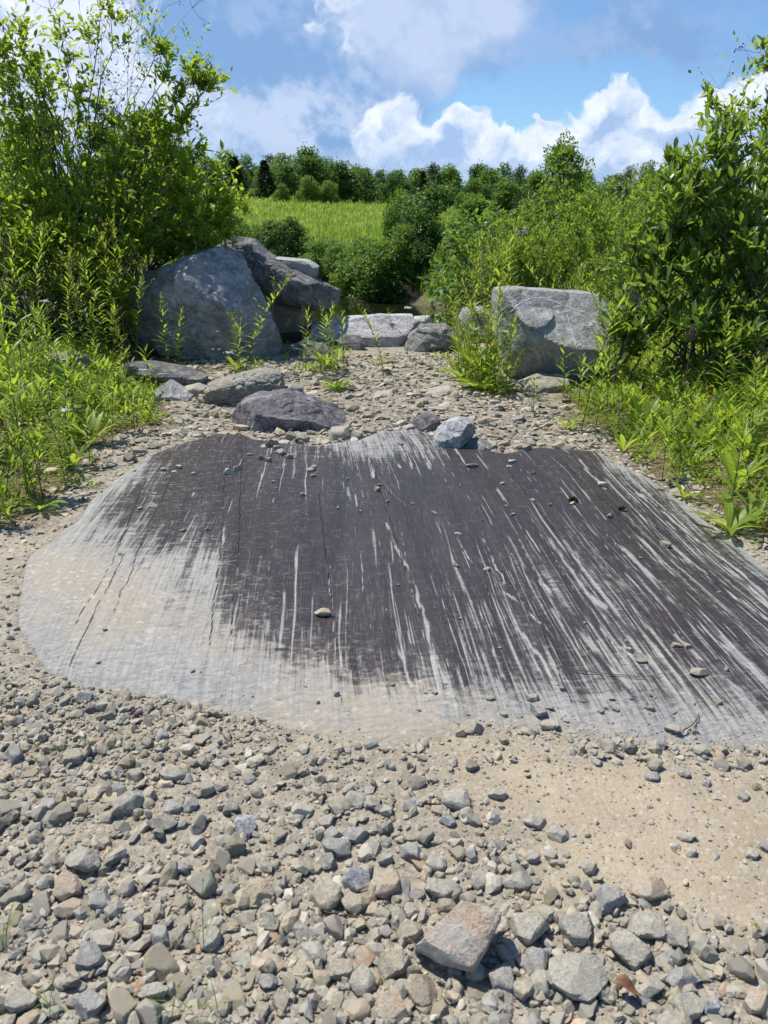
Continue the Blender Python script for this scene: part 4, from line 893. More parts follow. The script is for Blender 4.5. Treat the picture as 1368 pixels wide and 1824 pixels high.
def label_stones(rows, group, land=None, where=''):
    land = land or LAND; kn = list(land); Lp = np.array([land[k] for k in kn], float); D = {}
    for o, px, py, w, c, sh in rows:
        d = np.hypot(Lp[:, 0]-px, (Lp[:, 1]-py)*1.3); j = int(d.argmin()); dx, dy = px-Lp[j, 0], (py-Lp[j, 1])*1.3
        rel = ('right of' if dx > 0 else 'left of') if abs(dx) > abs(dy) else ('in front of' if dy > 0 else 'behind')
        szw = 'small' if w < 18 else ('middling' if w < 32 else 'large'); D.setdefault((szw, c, sh, rel, kn[j]), []).append((d[j], o))
    for (szw, c, sh, rel, k), l in D.items():
        l.sort(key=lambda q: q[0])
        for i, (_, o) in enumerate(l):
            lab = f'{szw} {c} {sh} {"pebble" if where else "stone"} {rel} {k}'+(f', {ORD[min(i, 15)]}' if len(l) > 1 else '')
            tag(o, lab, 'pebble' if where else 'stone', group)
build_gravel()
# ==PLANTS==
# ------------------------------------------------------------------ water
def build_water():
    m, t, p = material('pond_water'); c = t.coord()
    p.inputs['Base Color'].default_value = (.012, .016, .006, 1); p.inputs['Roughness'].default_value = .04; p.inputs['Specular IOR Level'].default_value = .5; p.inputs['IOR'].default_value = 1.33
    h = t.noise(t.vm('MULTIPLY', c, (1.2, 5, 1)), 1.5, 4, .55); t.link(t.bump(h, .12, .02), p.inputs['Normal'])
    xs = np.linspace(-12, 9, 22); ys = np.linspace(10.5, 36, 26); Xg, Yg = np.meshgrid(xs, ys)
    me = mesh('pond_water', np.stack([Xg.ravel(), Yg.ravel(), np.full(Xg.size, WATER_Z)], -1), [gridfaces(22, 26)], m); tag(mk('pond_water', me), kind='structure')
build_water()

# ------------------------------------------------------------------ leaf and wood materials
def leaf_mat(name, a, b, tr, rough=.42, trans=.45, spec=.35, dry=0.):
    m, t, p = material(name); tint, mid = t.attr('tint'), t.attr('mid')
    oi = X(t.nt, t.node('ShaderNodeObjectInfo').outputs['Random'])
    k = (tint*.8+oi*.2); col = t.mix(k.ss(.1, .9), a, b); col = t.mix(mid.ss(.0, .16, .35, 0.), col, tuple(min(.5, v*1.9+.02) for v in b))
    if dry: col = t.mix(tint.ss(1-dry, 1-dry+.02), col, (.22, .14, .045))
    trc = t.mix(k.ss(.1, .9), tuple(v*.7 for v in tr), tr)
    t.link(col, p.inputs['Base Color']); p.inputs['Roughness'].default_value = rough; p.inputs['Specular IOR Level'].default_value = spec
    tl = t.node('ShaderNodeBsdfTranslucent'); t.link(trc, tl.inputs[0]); mx = t.node('ShaderNodeMixShader'); mx.inputs[0].default_value = trans
    out = t.nt.nodes['Material Output']; t.nt.links.new(p.outputs[0], mx.inputs[1]); t.nt.links.new(tl.outputs[0], mx.inputs[2]); t.nt.links.new(mx.outputs[0], out.inputs[0]); return m
LM = dict(
    shrub=leaf_mat('shrub_leaf', (.06, .13, .016), (.15, .24, .028), (.55, .72, .055), dry=.015, trans=.55),
    broad=leaf_mat('broad_leaf', (.055, .12, .022), (.13, .21, .038), (.42, .60, .06), rough=.36, spec=.45, trans=.42, dry=.006),
    herb=leaf_mat('herb_leaf', (.10, .19, .02), (.24, .32, .035), (.52, .68, .06), trans=.5, dry=.04),
    golden=leaf_mat('goldenrod_leaf', (.08, .18, .018), (.20, .31, .03), (.54, .72, .05), trans=.5, dry=.012),
    willow=leaf_mat('willow_leaf', (.08, .16, .022), (.16, .25, .035), (.45, .62, .055), trans=.45),
    tree=leaf_mat('tree_leaf', (.035, .095, .022), (.075, .155, .03), (.18, .33, .045), trans=.4),
    treeb=leaf_mat('bright_tree_leaf', (.06, .135, .022), (.11, .21, .033), (.30, .48, .05), trans=.42),
    grey=leaf_mat('pale_tree_leaf', (.07, .12, .05), (.13, .19, .08), (.2, .3, .09), trans=.35),
    conifer=leaf_mat('conifer_needles', (.022, .055, .02), (.045, .09, .03), (.07, .14, .035), trans=.25),
    grass=leaf_mat('grass_blade', (.16, .25, .03), (.28, .37, .06), (.50, .66, .09), trans=.45, dry=.08),
    dryg=leaf_mat('dry_straw', (.25, .17, .09), (.42, .33, .19), (.3, .22, .1), trans=.2),
)
def wood_mat(name, a, b):
    m, t, p = material(name); c = t.coord(); n = t.noise(c, 30, 5, .6); t.link(t.mix(n.ss(.3, .7), a, b), p.inputs['Base Color']); p.inputs['Roughness'].default_value = .85; t.link(t.bump(n, .5, .004), p.inputs['Normal']); return m
WM = dict(bark=wood_mat('shrub_bark', (.06, .05, .04), (.15, .13, .10)), trunk=wood_mat('tree_bark', (.07, .06, .05), (.16, .14, .115)), stem=wood_mat('green_stem', (.09, .12, .03), (.17, .12, .05)), red=wood_mat('red_stem', (.14, .05, .03), (.18, .11, .05)),
          dead=wood_mat('dead_stem', (.16, .12, .08), (.30, .24, .17)), plume=wood_mat('dead_seedhead', (.09, .06, .045), (.2, .15, .12)), berry=wood_mat('dark_berry', (.02, .015, .01), (.05, .035, .02)))
def flat_mat(name, c1, c2, rough=.6, trans=.3):
    m, t, p = material(name); n = t.noise(t.coord(), 40, 3, .6); t.link(t.mix(n.ss(.3, .7), c1, c2), p.inputs['Base Color']); p.inputs['Roughness'].default_value = rough; return m
FM = dict(white=flat_mat('white_petals', (.7, .7, .66), (.85, .85, .82)), pink=flat_mat('pink_clover_head', (.40, .16, .26), (.55, .30, .40)), yellow=flat_mat('yellow_petals', (.75, .55, .02), (.85, .7, .04)), orange=flat_mat('orange_centre', (.6, .25, .03), (.7, .35, .05)),
          brown=flat_mat('brown_clover_head', (.18, .09, .05), (.28, .16, .09)), leafred=flat_mat('dry_red_leaf', (.12, .05, .03), (.20, .10, .06)), moss=flat_mat('brown_moss', (.07, .05, .02), (.16, .12, .05)), drop=flat_mat('purple_brown_clump', (.05, .03, .035), (.12, .08, .09)))

LT8 = np.array([[0, 0, 0], [-.40, .28, .07], [0, .3, 0], [.40, .28, .07], [-.42, .62, .07], [0, .64, 0], [.42, .62, .07], [0, 1, 0]])
LF8 = [np.array([[0, 2, 1], [0, 3, 2], [4, 5, 7], [5, 6, 7]]), np.array([[1, 2, 5, 4], [2, 3, 6, 5]])]
LT5 = np.array([[0, 0, 0], [-.5, .45, .09], [0, .47, 0], [.5, .45, .09], [0, 1, 0]])
LF5 = [np.array([[0, 2, 1], [0, 3, 2], [1, 2, 4], [2, 3, 4]])]
LT4 = np.array([[0, 0, 0], [-.5, .5, .1], [.5, .5, .1], [0, 1, -.05]]); LF4 = [np.array([[0, 2, 1], [1, 2, 3]])]
def leaves(acc, pos, d, nrm, ln, wd, droop, rg, tpl=5, tint=None, shift=.0):
    TT, TF = {8: (LT8, LF8), 5: (LT5, LF5), 4: (LT4, LF4)}[tpl]; N = len(pos)
    y = norm(d); x = norm(np.cross(y, nrm)); z = np.cross(x, y); ln = np.broadcast_to(ln, (N,)); wd = np.broadcast_to(wd, (N,)); droop = np.broadcast_to(droop, (N,))
    tz = TT[None, :, 2]*wd[:, None]*1.2-droop[:, None]*TT[None, :, 1]**2*ln[:, None]
    V = pos[:, None]+x[:, None]*(TT[None, :, 0:1]*wd[:, None, None])+y[:, None]*(TT[None, :, 1:2]*ln[:, None, None])+z[:, None]*tz[..., None]
    tint = rg.random(N) if tint is None else tint; n = len(TT); off = (np.arange(N)*n)[:, None, None]
    acc.add(V.reshape(-1, 3), [(f[None]+off).reshape(-1, f.shape[1]) for f in TF], tint=np.repeat(tint, n), mid=np.tile(np.abs(TT[:, 0])*2, N))
def bez(a, b, c, n):
    t = np.linspace(0, 1, n)[None, :, None]; return a[:, None]*(1-t)**2+b[:, None]*2*t*(1-t)+c[:, None]*t**2
def rdir(rg, N): return norm(rg.normal(size=(N, 3)))

def bush(name, label, cat, base, blobs, ll, lw, nbr, leafmat, seed, group=None, leaf_n=9, tpl=8, up=.5, brad=.014, span=.38, bare=None, spread=.25, wood='bark', parts=('stems', 'foliage'), droop=.15, z0=None):
    """blobs: centre, radii (metres, world), twigs"""
    rg = np.random.default_rng(seed); base = np.array(base, float); A, Lf = Acc(), Acc(); cand = []
    for c, r, nt_ in blobs:
        c, r = np.array(c, float), np.array(r, float); n = max(2, int(nbr*nt_/300))
        e = c+rdir(rg, n)*r*rg.uniform(.2, .75, (n, 1)); e[:, 2] = np.maximum(e[:, 2], base[2]+.15)
        b0 = base+np.stack([rg.normal(size=n)*spread, rg.normal(size=n)*spread*.6, np.zeros(n)-.03], -1)
        mid = b0+(e-b0)*np.array([.3, .3, .65])+rg.normal(size=(n, 3))*.08; P = bez(b0, mid, e, 10); P[:, 1:-1] += rg.normal(size=(n, 8, 3))*.012*np.linalg.norm(e-b0, axis=1)[:, None, None]
        Rr = np.linspace(1, .28, 10)[None]*brad*rg.uniform(.6, 1.2, (n, 1)); V, Fq = tubes(P, Rr, 5); A.add(V, Fq); cand.append(P[:, 3:].reshape(-1, 3))
    cand = np.concatenate(cand)
    for c, r, nt_ in blobs:
        c, r = np.array(c, float), np.array(r, float); e = c+rdir(rg, nt_)*r*(rg.random((nt_, 1))**.42); e[:, 2] = np.maximum(e[:, 2], base[2]+.05)
        e += (fbm(e*3.1, 2, .5, seed)[:, None]*.25)*norm(e-c)*r
        dist = np.linalg.norm(e[:, None]-cand[None], axis=2)+1.2*np.maximum(cand[None, :, 2]-e[:, None, 2]+.1, 0); j = dist.argmin(1); s = cand[j]
        L = np.linalg.norm(e-s, axis=1, keepdims=True); mid = (s+e)/2+np.array([0, 0, -.12])*L+rg.normal(size=e.shape)*.08*L; P = bez(s, mid, e, 6)
        V, Fq = tubes(P, np.linspace(1, .35, 6)[None]*brad*.25*np.ones((nt_, 1)), 3); A.add(V, Fq)
        k = leaf_n; tt = 1-np.minimum(1., span/np.maximum(L, .05))*(np.arange(k)+rg.random((nt_, k))*.6)[...]/k; tt = tt.clip(.15, 1)
        pos = s[:, None]*(1-tt[..., None])**2+mid[:, None]*(2*tt*(1-tt))[..., None]+e[:, None]*(tt**2)[..., None]
        tg = norm(e-mid)[:, None]*np.ones((1, k, 1)); an = (np.arange(k)*2.4)[None]+rg.random((nt_, 1))*6.3; a1 = norm(np.cross(tg, np.array([.13, .2, 1.]))); a2 = np.cross(tg, a1)
        sd_ = np.cos(an)[..., None]*a1+np.sin(an)[..., None]*a2; d = tg*rg.uniform(.35, .9, (nt_, k, 1))+sd_+np.array([0, 0, up])+rg.normal(size=pos.shape)*.2
        ln = ll*rg.uniform(.55, 1.15, (nt_, k))*(.75+.25*tt); N = nt_*k; nr = (np.array([0, 0, 1.])+rg.normal(size=(nt_, k, 3))*.45+tg*.2)
        tint = (rg.random((nt_, k))*.55+.45*rg.random((nt_, 1))).reshape(-1)
        leaves(Lf, pos.reshape(-1, 3), d.reshape(-1, 3), nr.reshape(-1, 3), ln.reshape(-1), (ln*lw/ll*rg.uniform(.85, 1.15, ln.shape)).reshape(-1), rg.uniform(0, droop*2, N), rg, tpl, tint)
    if bare:
        B = Acc()
        for (e, n_) in bare:
            e = np.array(e, float); b0 = base+rg.normal(size=3)*spread*[1.8, .8, 0]; md = b0+(e-b0)*[.25, .4, .6]+rg.normal(size=3)*.12; P = bez(b0[None], md[None], e[None], 16); P[:, 1:] += np.cumsum(rg.normal(size=(1, 15, 3)), 1)*.011*[1, 1, .3]
            V, Fq = tubes(P, np.linspace(1, .22, 16)[None]*brad*.38, 5); A.add(V, Fq)
            n_ = int(n_*1.5); k = rg.integers(8, 16, n_); s = P[0][k]; o_ = rdir(rg, n_)*[1, 1, .4]; dd = norm(norm(e-md)*.8+norm(o_)*.8); q = s+dd*rg.uniform(.12, .42, (n_, 1)); m2 = (s+q)/2+norm(o_)*.03-[0, 0, .015]; PP = bez(s, m2, q, 5)
            V, Fq = tubes(PP, np.linspace(1, .4, 5)[None]*.0026*np.ones((n_, 1)), 3); A.add(V, Fq)
            s2 = PP[:, 2]; q2 = s2+norm(dd+rdir(rg, n_)*.9)*rg.uniform(.05, .16, (n_, 1)); P3 = bez(s2, (s2+q2)/2+.01, q2, 4); V, Fq = tubes(P3, np.full((n_, 4), .0016), 3); A.add(V, Fq)
            for tip in np.concatenate([q, q2[::2]]):
                m = rg.integers(1, 5); bp = tip+rg.normal(size=(m, 3))*.014; sc = rg.uniform(.005, .009, m)
                B.add((ICO[1][0][None]*sc[:, None, None]+bp[:, None]).reshape(-1, 3), [(ICO[1][1][None]+(np.arange(m)*len(ICO[1][0]))[:, None, None]).reshape(-1, 3)])
    if bare:
        tw = [e for e, _ in bare]; M_ = 0
        for (e, n_) in bare:
            e = np.array(e, float); n2_ = n_*2; c_ = e+(base-e)*rg.uniform(.0, .35, (n2_, 1))*[.6, 1, 1]+rdir(rg, n2_)*.16; k = 4; pos = np.repeat(c_, k, 0)+rg.normal(size=(n2_*k, 3))*.03; leaves(Lf, pos, rdir(rg, n2_*k)+[0, 0, .7], np.array([0, 0, 1.])+rg.normal(size=(n2_*k, 3))*.5, ll*rg.uniform(.3, .75, n2_*k), lw*rg.uniform(.3, .75, n2_*k), .15, rg, tpl)
    root = empty(name, base); tag(root, label, cat, group)
    for a in (A, Lf)+((B,) if bare else ()): a.V = [v-base for v in a.V]
    mk(parts[0], A.build(parts[0], WM[wood], True), root); mk(parts[1], Lf.build(parts[1], LM[leafmat]), root)
    if bare: tag(mk('berries', B.build('berries', WM['berry']), root), kind='stuff')
    return root
def pb(px, py, Y, rx, ry, rd, n):      # blob given by where it shows, made into metres
    c = at(px, py, Y); s = Y/cp/F*1.0; return (c, (rx*s, rd, ry*s), n)
def gz(x, y): return float(H(np.array([x]), np.array([y]))[0])
def gp(px, Y): 
    x = float(at(px, 600, Y)[0]); return (x, Y, gz(x, Y))

# big bush at left, several stems
bush('shrub', 'tall leafy bush over the biggest boulder, its bare berry twigs against the sky', 'shrub', gp(185, 10.2),
     [pb(190, 320, 10.2, 150, 85, .8, 300), pb(60, 250, 10.2, 130, 130, .8, 240), pb(310, 325, 10.3, 115, 66, .7, 215), pb(395, 375, 10.4, 55, 42, .5, 120), pb(340, 425, 10.1, 75, 34, .5, 150),
      pb(25, 110, 10., 72, 110, .6, 190), pb(350, 142, 10.2, 68, 30, .3, 70), pb(240, 232, 10.3, 90, 32, .4, 70), pb(135, 60, 10.3, 40, 45, .4, 22), pb(220, 400, 9.9, 160, 60, .6, 280), pb(140, 170, 10.3, 60, 40, .4, 36), pb(300, 215, 10.3, 50, 30, .3, 50), pb(365, 268, 10.3, 16, 14, .15, 8), pb(210, 30, 10.3, 50, 40, .3, 22), pb(290, 90, 10.3, 30, 26, .2, 16)],
       .118, .052, 24, 'shrub', 1, leaf_n=7, bare=[(at(*q, 10.2), n) for q, n in [((350, 15), 12), ((372, 90), 8), ((292, 10), 12), ((262, -30), 10), ((222, -20), 12), ((172, 0), 12), ((140, -20), 9), ((85, -20), 8)]], spread=.35)
bush('shrub', 'dense lower bush at the left frame edge beside the biggest boulder', 'shrub', gp(60, 9.2),
     [pb(60, 470, 9.2, 140, 95, .6, 330), pb(170, 470, 9.4, 80, 90, .5, 200), pb(-60, 420, 9.2, 110, 130, .7, 220), pb(20, 380, 9.4, 110, 80, .5, 200), pb(210, 530, 9.1, 40, 60, .3, 70)], .105, .048, 22, 'shrub', 2, leaf_n=7, spread=.5)
# right bush
bush('shrub', 'glossy large leaved bush at right, dark underneath, reaching the frame edge', 'shrub', gp(1300, 7.6),
     [pb(1300, 320, 7.6, 100, 95, .5, 190), pb(1210, 380, 7.7, 80, 80, .5, 150), pb(1340, 450, 7.4, 120, 120, .6, 200), pb(1200, 500, 7.5, 100, 90, .5, 170), pb(1120, 570, 7.6, 55, 60, .35, 90), pb(1290, 580, 7.1, 120, 50, .45, 140),
      pb(1290, 250, 7.7, 30, 45, .25, 22), pb(1450, 350, 7.6, 120, 170, .6, 200), pb(1160, 450, 7.8, 70, 70, .4, 120), pb(1200, 300, 7.8, 30, 45, .2, 24)],
     .135, .052, 20, 'broad', 3, leaf_n=7, up=.85, span=.42, spread=.45)
bush('shrub', 'thin dark twigged bush top with berries at the upper right corner', 'shrub', gp(1370, 8.8),
     [pb(1345, 215, 8.8, 40, 25, .25, 30), pb(1358, 110, 8.8, 26, 36, .25, 26), pb(1305, 190, 8.8, 46, 14, .2, 22), pb(1262, 175, 8.8, 16, 26, .15, 9), pb(1420, 200, 8.8, 60, 120, .3, 60)], .105, .045, 26, 'shrub', 4, leaf_n=6, brad=.009,
     bare=[(at(*q, 8.8), n) for q, n in [((1258, 130), 4), ((1325, 60), 5)]], spread=.2)
# shrubs between the right boulder and the pond
for i, (px, Y, bl, lab) in enumerate([
    (960, 11.2, [pb(960, 455, 11.2, 75, 55, .5, 260), pb(900, 480, 11., 60, 50, .4, 180), pb(1020, 450, 11.3, 70, 60, .5, 220)], 'yellow green willow bush behind the right boulder'),
    (1075, 10.4, [pb(1080, 430, 10.4, 75, 75, .5, 260), pb(1100, 500, 9.9, 60, 50, .4, 150), pb(1040, 380, 10.6, 45, 50, .3, 100)], 'light green bush between the right boulder and the glossy bush'),
    (1000, 14., [pb(1000, 385, 14., 75, 60, .6, 260), pb(935, 410, 14., 55, 40, .5, 150), pb(1000, 305, 14., 28, 50, .3, 50)], 'pointed light bush farther back, above the willow bush'),
    (1130, 13., [pb(1130, 370, 13., 80, 55, .6, 240), pb(1190, 340, 13., 60, 60, .5, 160)], 'bush behind the left side of the glossy bush'),
    (870, 13., [pb(865, 470, 13., 40, 65, .5, 170)], 'narrow bush on the pond bank left of the willow bush')]):
    bush('willow_shrub', lab, 'shrub', gp(px, Y), bl, .092, .03, 20, 'willow', 20+i, leaf_n=9, tpl=5, up=.7, brad=.009, span=.36)

# ------------------------------------------------------------------ trees
def tree_proto(kind, seed, nl, ls):
    rg = np.random.default_rng(seed); A, Lf = Acc(), Acc()
    if kind == 'conifer':
        P = np.array([[[0, 0, -.3], [0, 0, 3], [.05, 0, 6.5], [0, 0, 10]]]); V, Fq = tubes(P, np.array([[.2, .14, .08, .01]]), 6); A.add(V, Fq)
        h = 1+9*rg.random(nl)**1.2; rr = (10.1-h)*.21*rg.random(nl)**.5*(.75+.5*(np.sin(h*9)*.5+.5)); an = rg.random(nl)*6.283+np.floor(h*2)*1.1
        pos = np.stack([rr*np.cos(an), rr*np.sin(an), h-rr*.25], -1); d = np.stack([np.cos(an), np.sin(an), -.2+0*h], -1)+rg.normal(size=(nl, 3))*.3
        leaves(Lf, pos, d, np.array([0, 0, 1.])+rg.normal(size=(nl, 3))*.4, ls*rg.uniform(.6, 1.3, nl), ls*.35, .1, rg, 4)
    else:
        nb = dict(round=34, tall=34, airy=30, dome=44)[kind]; P = np.array([[[0, 0, -.3], [.1, 0, 2.5], [0, .1, 5.5], [.1, 0, 8.2]]]); V, Fq = tubes(P, np.array([[.2, .15, .09, .03]]), 6); A.add(V, Fq)
        wR = dict(round=3.5, tall=2.5, airy=2.3, dome=5.2)[kind]; bh = rg.uniform(0, 1, nb); H_ = .9+bh*8.2 if kind != 'dome' else .2+bh**1.2*8.6
        prof = np.sin(np.clip((H_+.5)/10.6, 0, 1)**.8*math.pi)**.6 if kind != 'dome' else np.sqrt(np.clip(1-(H_/10)**2, .02, 1)); an = np.arange(nb)*2.4+rg.normal(size=nb)*.3; rr = wR*prof*rg.uniform(.35, .85, nb)
        bc = np.stack([rr*np.cos(an), rr*np.sin(an), H_], -1); bc[0] = (0, 0, 9.0); bc[1] = (.2, .1, 8.); bc[2] = (0, 0, 5.)
        br = rg.uniform(.45, 1.35, nb)*dict(round=1.25, tall=1.0, airy=.8, dome=1.55)[kind]; br = br*(.6+.5*prof)
        s = np.stack([0*rr, 0*rr, H_*.62], -1); PP = bez(s, (s+bc)/2+[0, 0, .1], bc, 6); V, Fq = tubes(PP, np.linspace(1, .25, 6)[None]*.06*np.ones((nb, 1)), 4); A.add(V, Fq)
        k = rg.choice(nb, nl, p=br**2/(br**2).sum()); u = rdir(rg, nl); q = bc[k]+u*(br[k]*(rg.random(nl)**.33))[:, None]*[1, 1, .8]; q += fbm(q*1.1, 3, .6, seed)[:, None]*u*1.1; sh = rg.random(nl) < .3; q[sh] = q[sh]*[1.02, 1.02, 1]+np.stack([0*q[sh, 0], 0*q[sh, 0], rg.exponential(.2, sh.sum())*(np.sin(np.round(q[sh, 0]*2.2)*7+np.round(q[sh, 1]*2.2)*13) > .2)], -1)
        e = norm(q-np.array([0, 0, 5.]))
        leaves(Lf, q, u+rg.normal(size=(nl, 3))*.6+[0, 0, .2], e*.6+np.array([0, 0, 1.])+rg.normal(size=(nl, 3))*.6, ls*rg.uniform(.6, 1.3, nl), ls*.62, .1, rg, 4, tint=np.clip(rg.random(nl)*.6+rg.random(nb)[k]*.4, 0, 1))
    return A, Lf
TP = {}
def tree_meshes(kind, seed, nl, ls, mat):
    A, Lf = tree_proto(kind, seed, nl, ls); return A.build('trunk', WM['trunk'], True), Lf.build('crown', LM[mat])
FAR = [tree_meshes('round', 1, 3000, .5, 'tree'), tree_meshes('tall', 2, 2800, .48, 'tree'), tree_meshes('round', 3, 3000, .5, 'treeb'), tree_meshes('airy', 4, 2000, .42, 'grey'), tree_meshes('conifer', 5, 3000, .6, 'conifer'), tree_meshes('tall', 6, 2600, .46, 'treeb')]
DOME = [tree_meshes('dome', 21, 9000, .48, 'treeb'), tree_meshes('dome', 22, 9000, .48, 'tree'), tree_meshes('dome', 23, 9000, .46, 'treeb')]
NEAR = [tree_meshes('round', 11, 10000, .34, 'treeb'), tree_meshes('tall', 12, 9000, .34, 'tree'), tree_meshes('round', 13, 11000, .32, 'tree'), tree_meshes('airy', 14, 8000, .2, 'grey'), tree_meshes('tall', 15, 9000, .33, 'treeb')]
KN = ['round dark green', 'tall dark green', 'round bright green', 'airy pale green', 'dark pointed spruce', 'tall bright green']
rgt = np.random.default_rng(3)
def place_tree(meshes, px, top, Y, wfac, name, label, cat='tree', group=None, hb=10.2, x=None):
    X_ = float(at(px, top, Y)[0]) if x is None else x; g = gz(X_, Y); zt = float(at(px, top, Y)[2]) if top is not None else g+8; s = max(.1, (zt-g)/hb)
    r = empty(name, (X_, Y, g), rgt.uniform(0, 6.28)); tag(r, label, cat, group); r.scale = (s*wfac, s*wfac, s); mk('trunk', meshes[0], r); mk('crown', meshes[1], r); return r
# far shore shrubs: rounded, seen over the water
for px, top, w, k, dy, lab in [(478, 394, .9, 1, 0, 'dark round shrub on the far pond bank behind the leaning dark boulder'), (518, 388, .85, 1, 1.2, 'tallest rounded shrub of the far pond bank'), (566, 430, 1.25, 0, -.9, 'low bright shrub on the far bank right of the tallest one'), (606, 434, 1.25, 2, -.6, 'low shrub in the middle of the far bank'), (645, 432, 1.25, 0, -.9, 'bright shrub over the middle of the water'),
                               (684, 434, 1.25, 2, -.6, 'small shrub left of the big pond side tree'), (430, 395, 1.2, 2, 0, 'shrub on the far bank behind the right part of the big left bush'), (370, 390, 1.3, 0, 0, 'shrub on the far bank hidden by the big left bush'), (590, 428, 1.2, 1, 2.4, 'darker shrub behind the middle low shrubs of the far bank'), (655, 425, 1.2, 1, 2.6, 'darker shrub behind the bright shrub over the water'), (725, 405, .9, 2, .5, 'bright bushy shrub at the left foot of the big pond side tree'), (880, 400, 1.2, 0, -1., 'bright shrub at the right end of the pond')]:
    Y = float(y_far((px-684)/F*28))-.9+dy; place_tree(DOME[k], px, top, Y, w, 'bank_shrub', lab, 'shrub', hb=9.6)
place_tree(NEAR[2], 772, 324, 25.2, 1.25, 'pond_side_tree', 'dark bushy tree with branches to the water, right of the pond opening')
for k, px, top, Y, w, lab in [(1, 760, 385, 24.2, .75, 'dark skirt shrub under the big pond side tree'), (0, 815, 392, 23., .85, 'shrub right of the big pond side tree, over the water'), (1, 845, 430, 21., .9, 'dark low shrub at the right end of the visible water'), (2, 715, 345, 30., .55, 'medium green small tree left behind the big pond side tree')]: place_tree(DOME[k], px, top, Y, w, 'bank_shrub', lab, 'shrub', hb=9.6)
place_tree(NEAR[4], 850, 345, 27., 1.3, 'pond_side_tree', 'medium green tree behind the right end of the pond')
for px, top, Y, k, w, lab in [(1008, 248, 38, 0, .85, 'tall bright green tree rising above the right shrubs'), (960, 300, 45, 4, 1., 'bright tree left of the tall one above the right shrubs'), (900, 318, 48, 4, 1.3, 'broad light tree over the right end of the field'), (1120, 285, 60, 3, 1.1, 'pale feathery tree left of the twiggy right corner'), (1165, 275, 62, 3, 1., 'pale feathery tree partly behind the glossy bush'),
                              (255, 195, 36, 2, 1., 'dark tree behind the tall left bush'), (310, 245, 42, 0, .9, 'rounded tree behind the right part of the tall left bush'), (180, 210, 40, 1, 1.1, 'tree behind the middle of the tall left bush'), (60, 200, 36, 2, 1.2, 'tree behind the left side of the tall bush'), (1290, 300, 50, 1, 1.2, 'tree behind the glossy bush'), (1380, 280, 46, 4, 1.2, 'tree at the right edge behind the glossy bush'), (1060, 330, 52, 1, 1.2, 'dark tree in the gap behind the right shrubs'), (840, 345, 60, 0, 1.2, 'light tree beside the field, right side')]:
    place_tree(NEAR[k], px, top, Y, w, 'tree', lab)
LANDT = {}
def treeline():
    tops = [(-900, 240), (330, 285), (380, 288), (412, 282), (440, 292), (470, 285), (505, 290), (550, 270), (605, 282), (650, 303), (690, 312), (740, 296), (780, 302), (830, 307), (870, 305), (940, 305), (1100, 320), (1368, 300), (2300, 250)]
    tx, ty = np.array(tops).T; rows = []
    special = [(552, 272, 1, 'tallest dark crown of the treeline behind the field'), (606, 283, 1, 'second tallest dark crown of the treeline, just right of the tallest'), (508, 290, 0, 'rounded crown left of the tallest one of the treeline'), (651, 302, 0, 'rounded dark crown right of the two tallest treeline trees'), (470, 284, 4, 'spire shaped spruce at the left part of the treeline'), (578, 335, 4, 'small dark spruce between the two tallest treeline crowns'), (416, 277, 4, 'leftmost dark spruce standing clear in the treeline')]
    for px, top, k, lab in special: place_tree(FAR[k], px, top, 118., dict([(0, 1.5), (1, 1.5), (4, 1.9)])[k], 'treeline_tree', lab, 'tree', 'trees of the line behind the field')
    i = 0
    for row, Y in enumerate((128., 140., 155.)):
        for px in np.arange(-700, 2050, 27):
            if (px < 250 or px > 1200) and row: continue
            p = px+rgt.uniform(-14, 14); top = np.interp(p, tx, ty)+float(rgt.choice([-12, -4, 4, 12, 20], p=[.12, .2, .28, .24, .16]))+rgt.uniform(-4, 4)-row*2; k = rgt.choice([0, 1, 2, 3, 4, 5], p=[.30, .2, .18, .13, .02, .17])
            q = place_tree(FAR[k], p, top, Y+rgt.uniform(-5, 5), rgt.uniform(1.0, 1.55), 'treeline_tree', 'x', 'tree', 'trees of the line behind the field'); rows.append((q, p, k, row))
    for px in np.arange(-500, 1500, 44):
        if px > 900 and px % 3: continue
        p = px+rgt.uniform(-14, 14); k = int(rgt.integers(3)); q = place_tree(DOME[k], p, np.interp(p, tx, ty)+rgt.uniform(34, 60), 116+rgt.uniform(-6, 5), rgt.uniform(.8, 1.3), 'treeline_shrub', 'x', 'shrub', 'undergrowth at the foot of the treeline', hb=9.6); rows.append((q, p, [2, 0, 5][k]+10, 0))
    D = {}
    marks = {'the far left bush': 150, 'the leftmost dark spruce': 416, 'the tallest crown': 552, 'the rounded dark crown': 651, 'the big pond side tree': 770, 'the tall bright tree': 1008, 'the glossy bush': 1280}; mn, mx_ = list(marks), np.array(list(marks.values()))
    for q, p, k, row in rows:
        j = abs(mx_-p).argmin(); D.setdefault((KN[k]+' tree,' if k < 10 else KN[k-10].split()[-1]+' understory shrub,', row, 'left' if p < mx_[j] else 'right', mn[j]), []).append((abs(mx_[j]-p), q))
    for (kn, row, sd_, m), l in D.items():
        l.sort(key=lambda v: v[0])
        for i, (_, q) in enumerate(l): q['label'] = f'{kn} treeline {("front", "middle", "back")[row]} row, {sd_} of {m}'+(f', {ORD[min(i, 15)]}' if len(l) > 1 else '')
treeline()

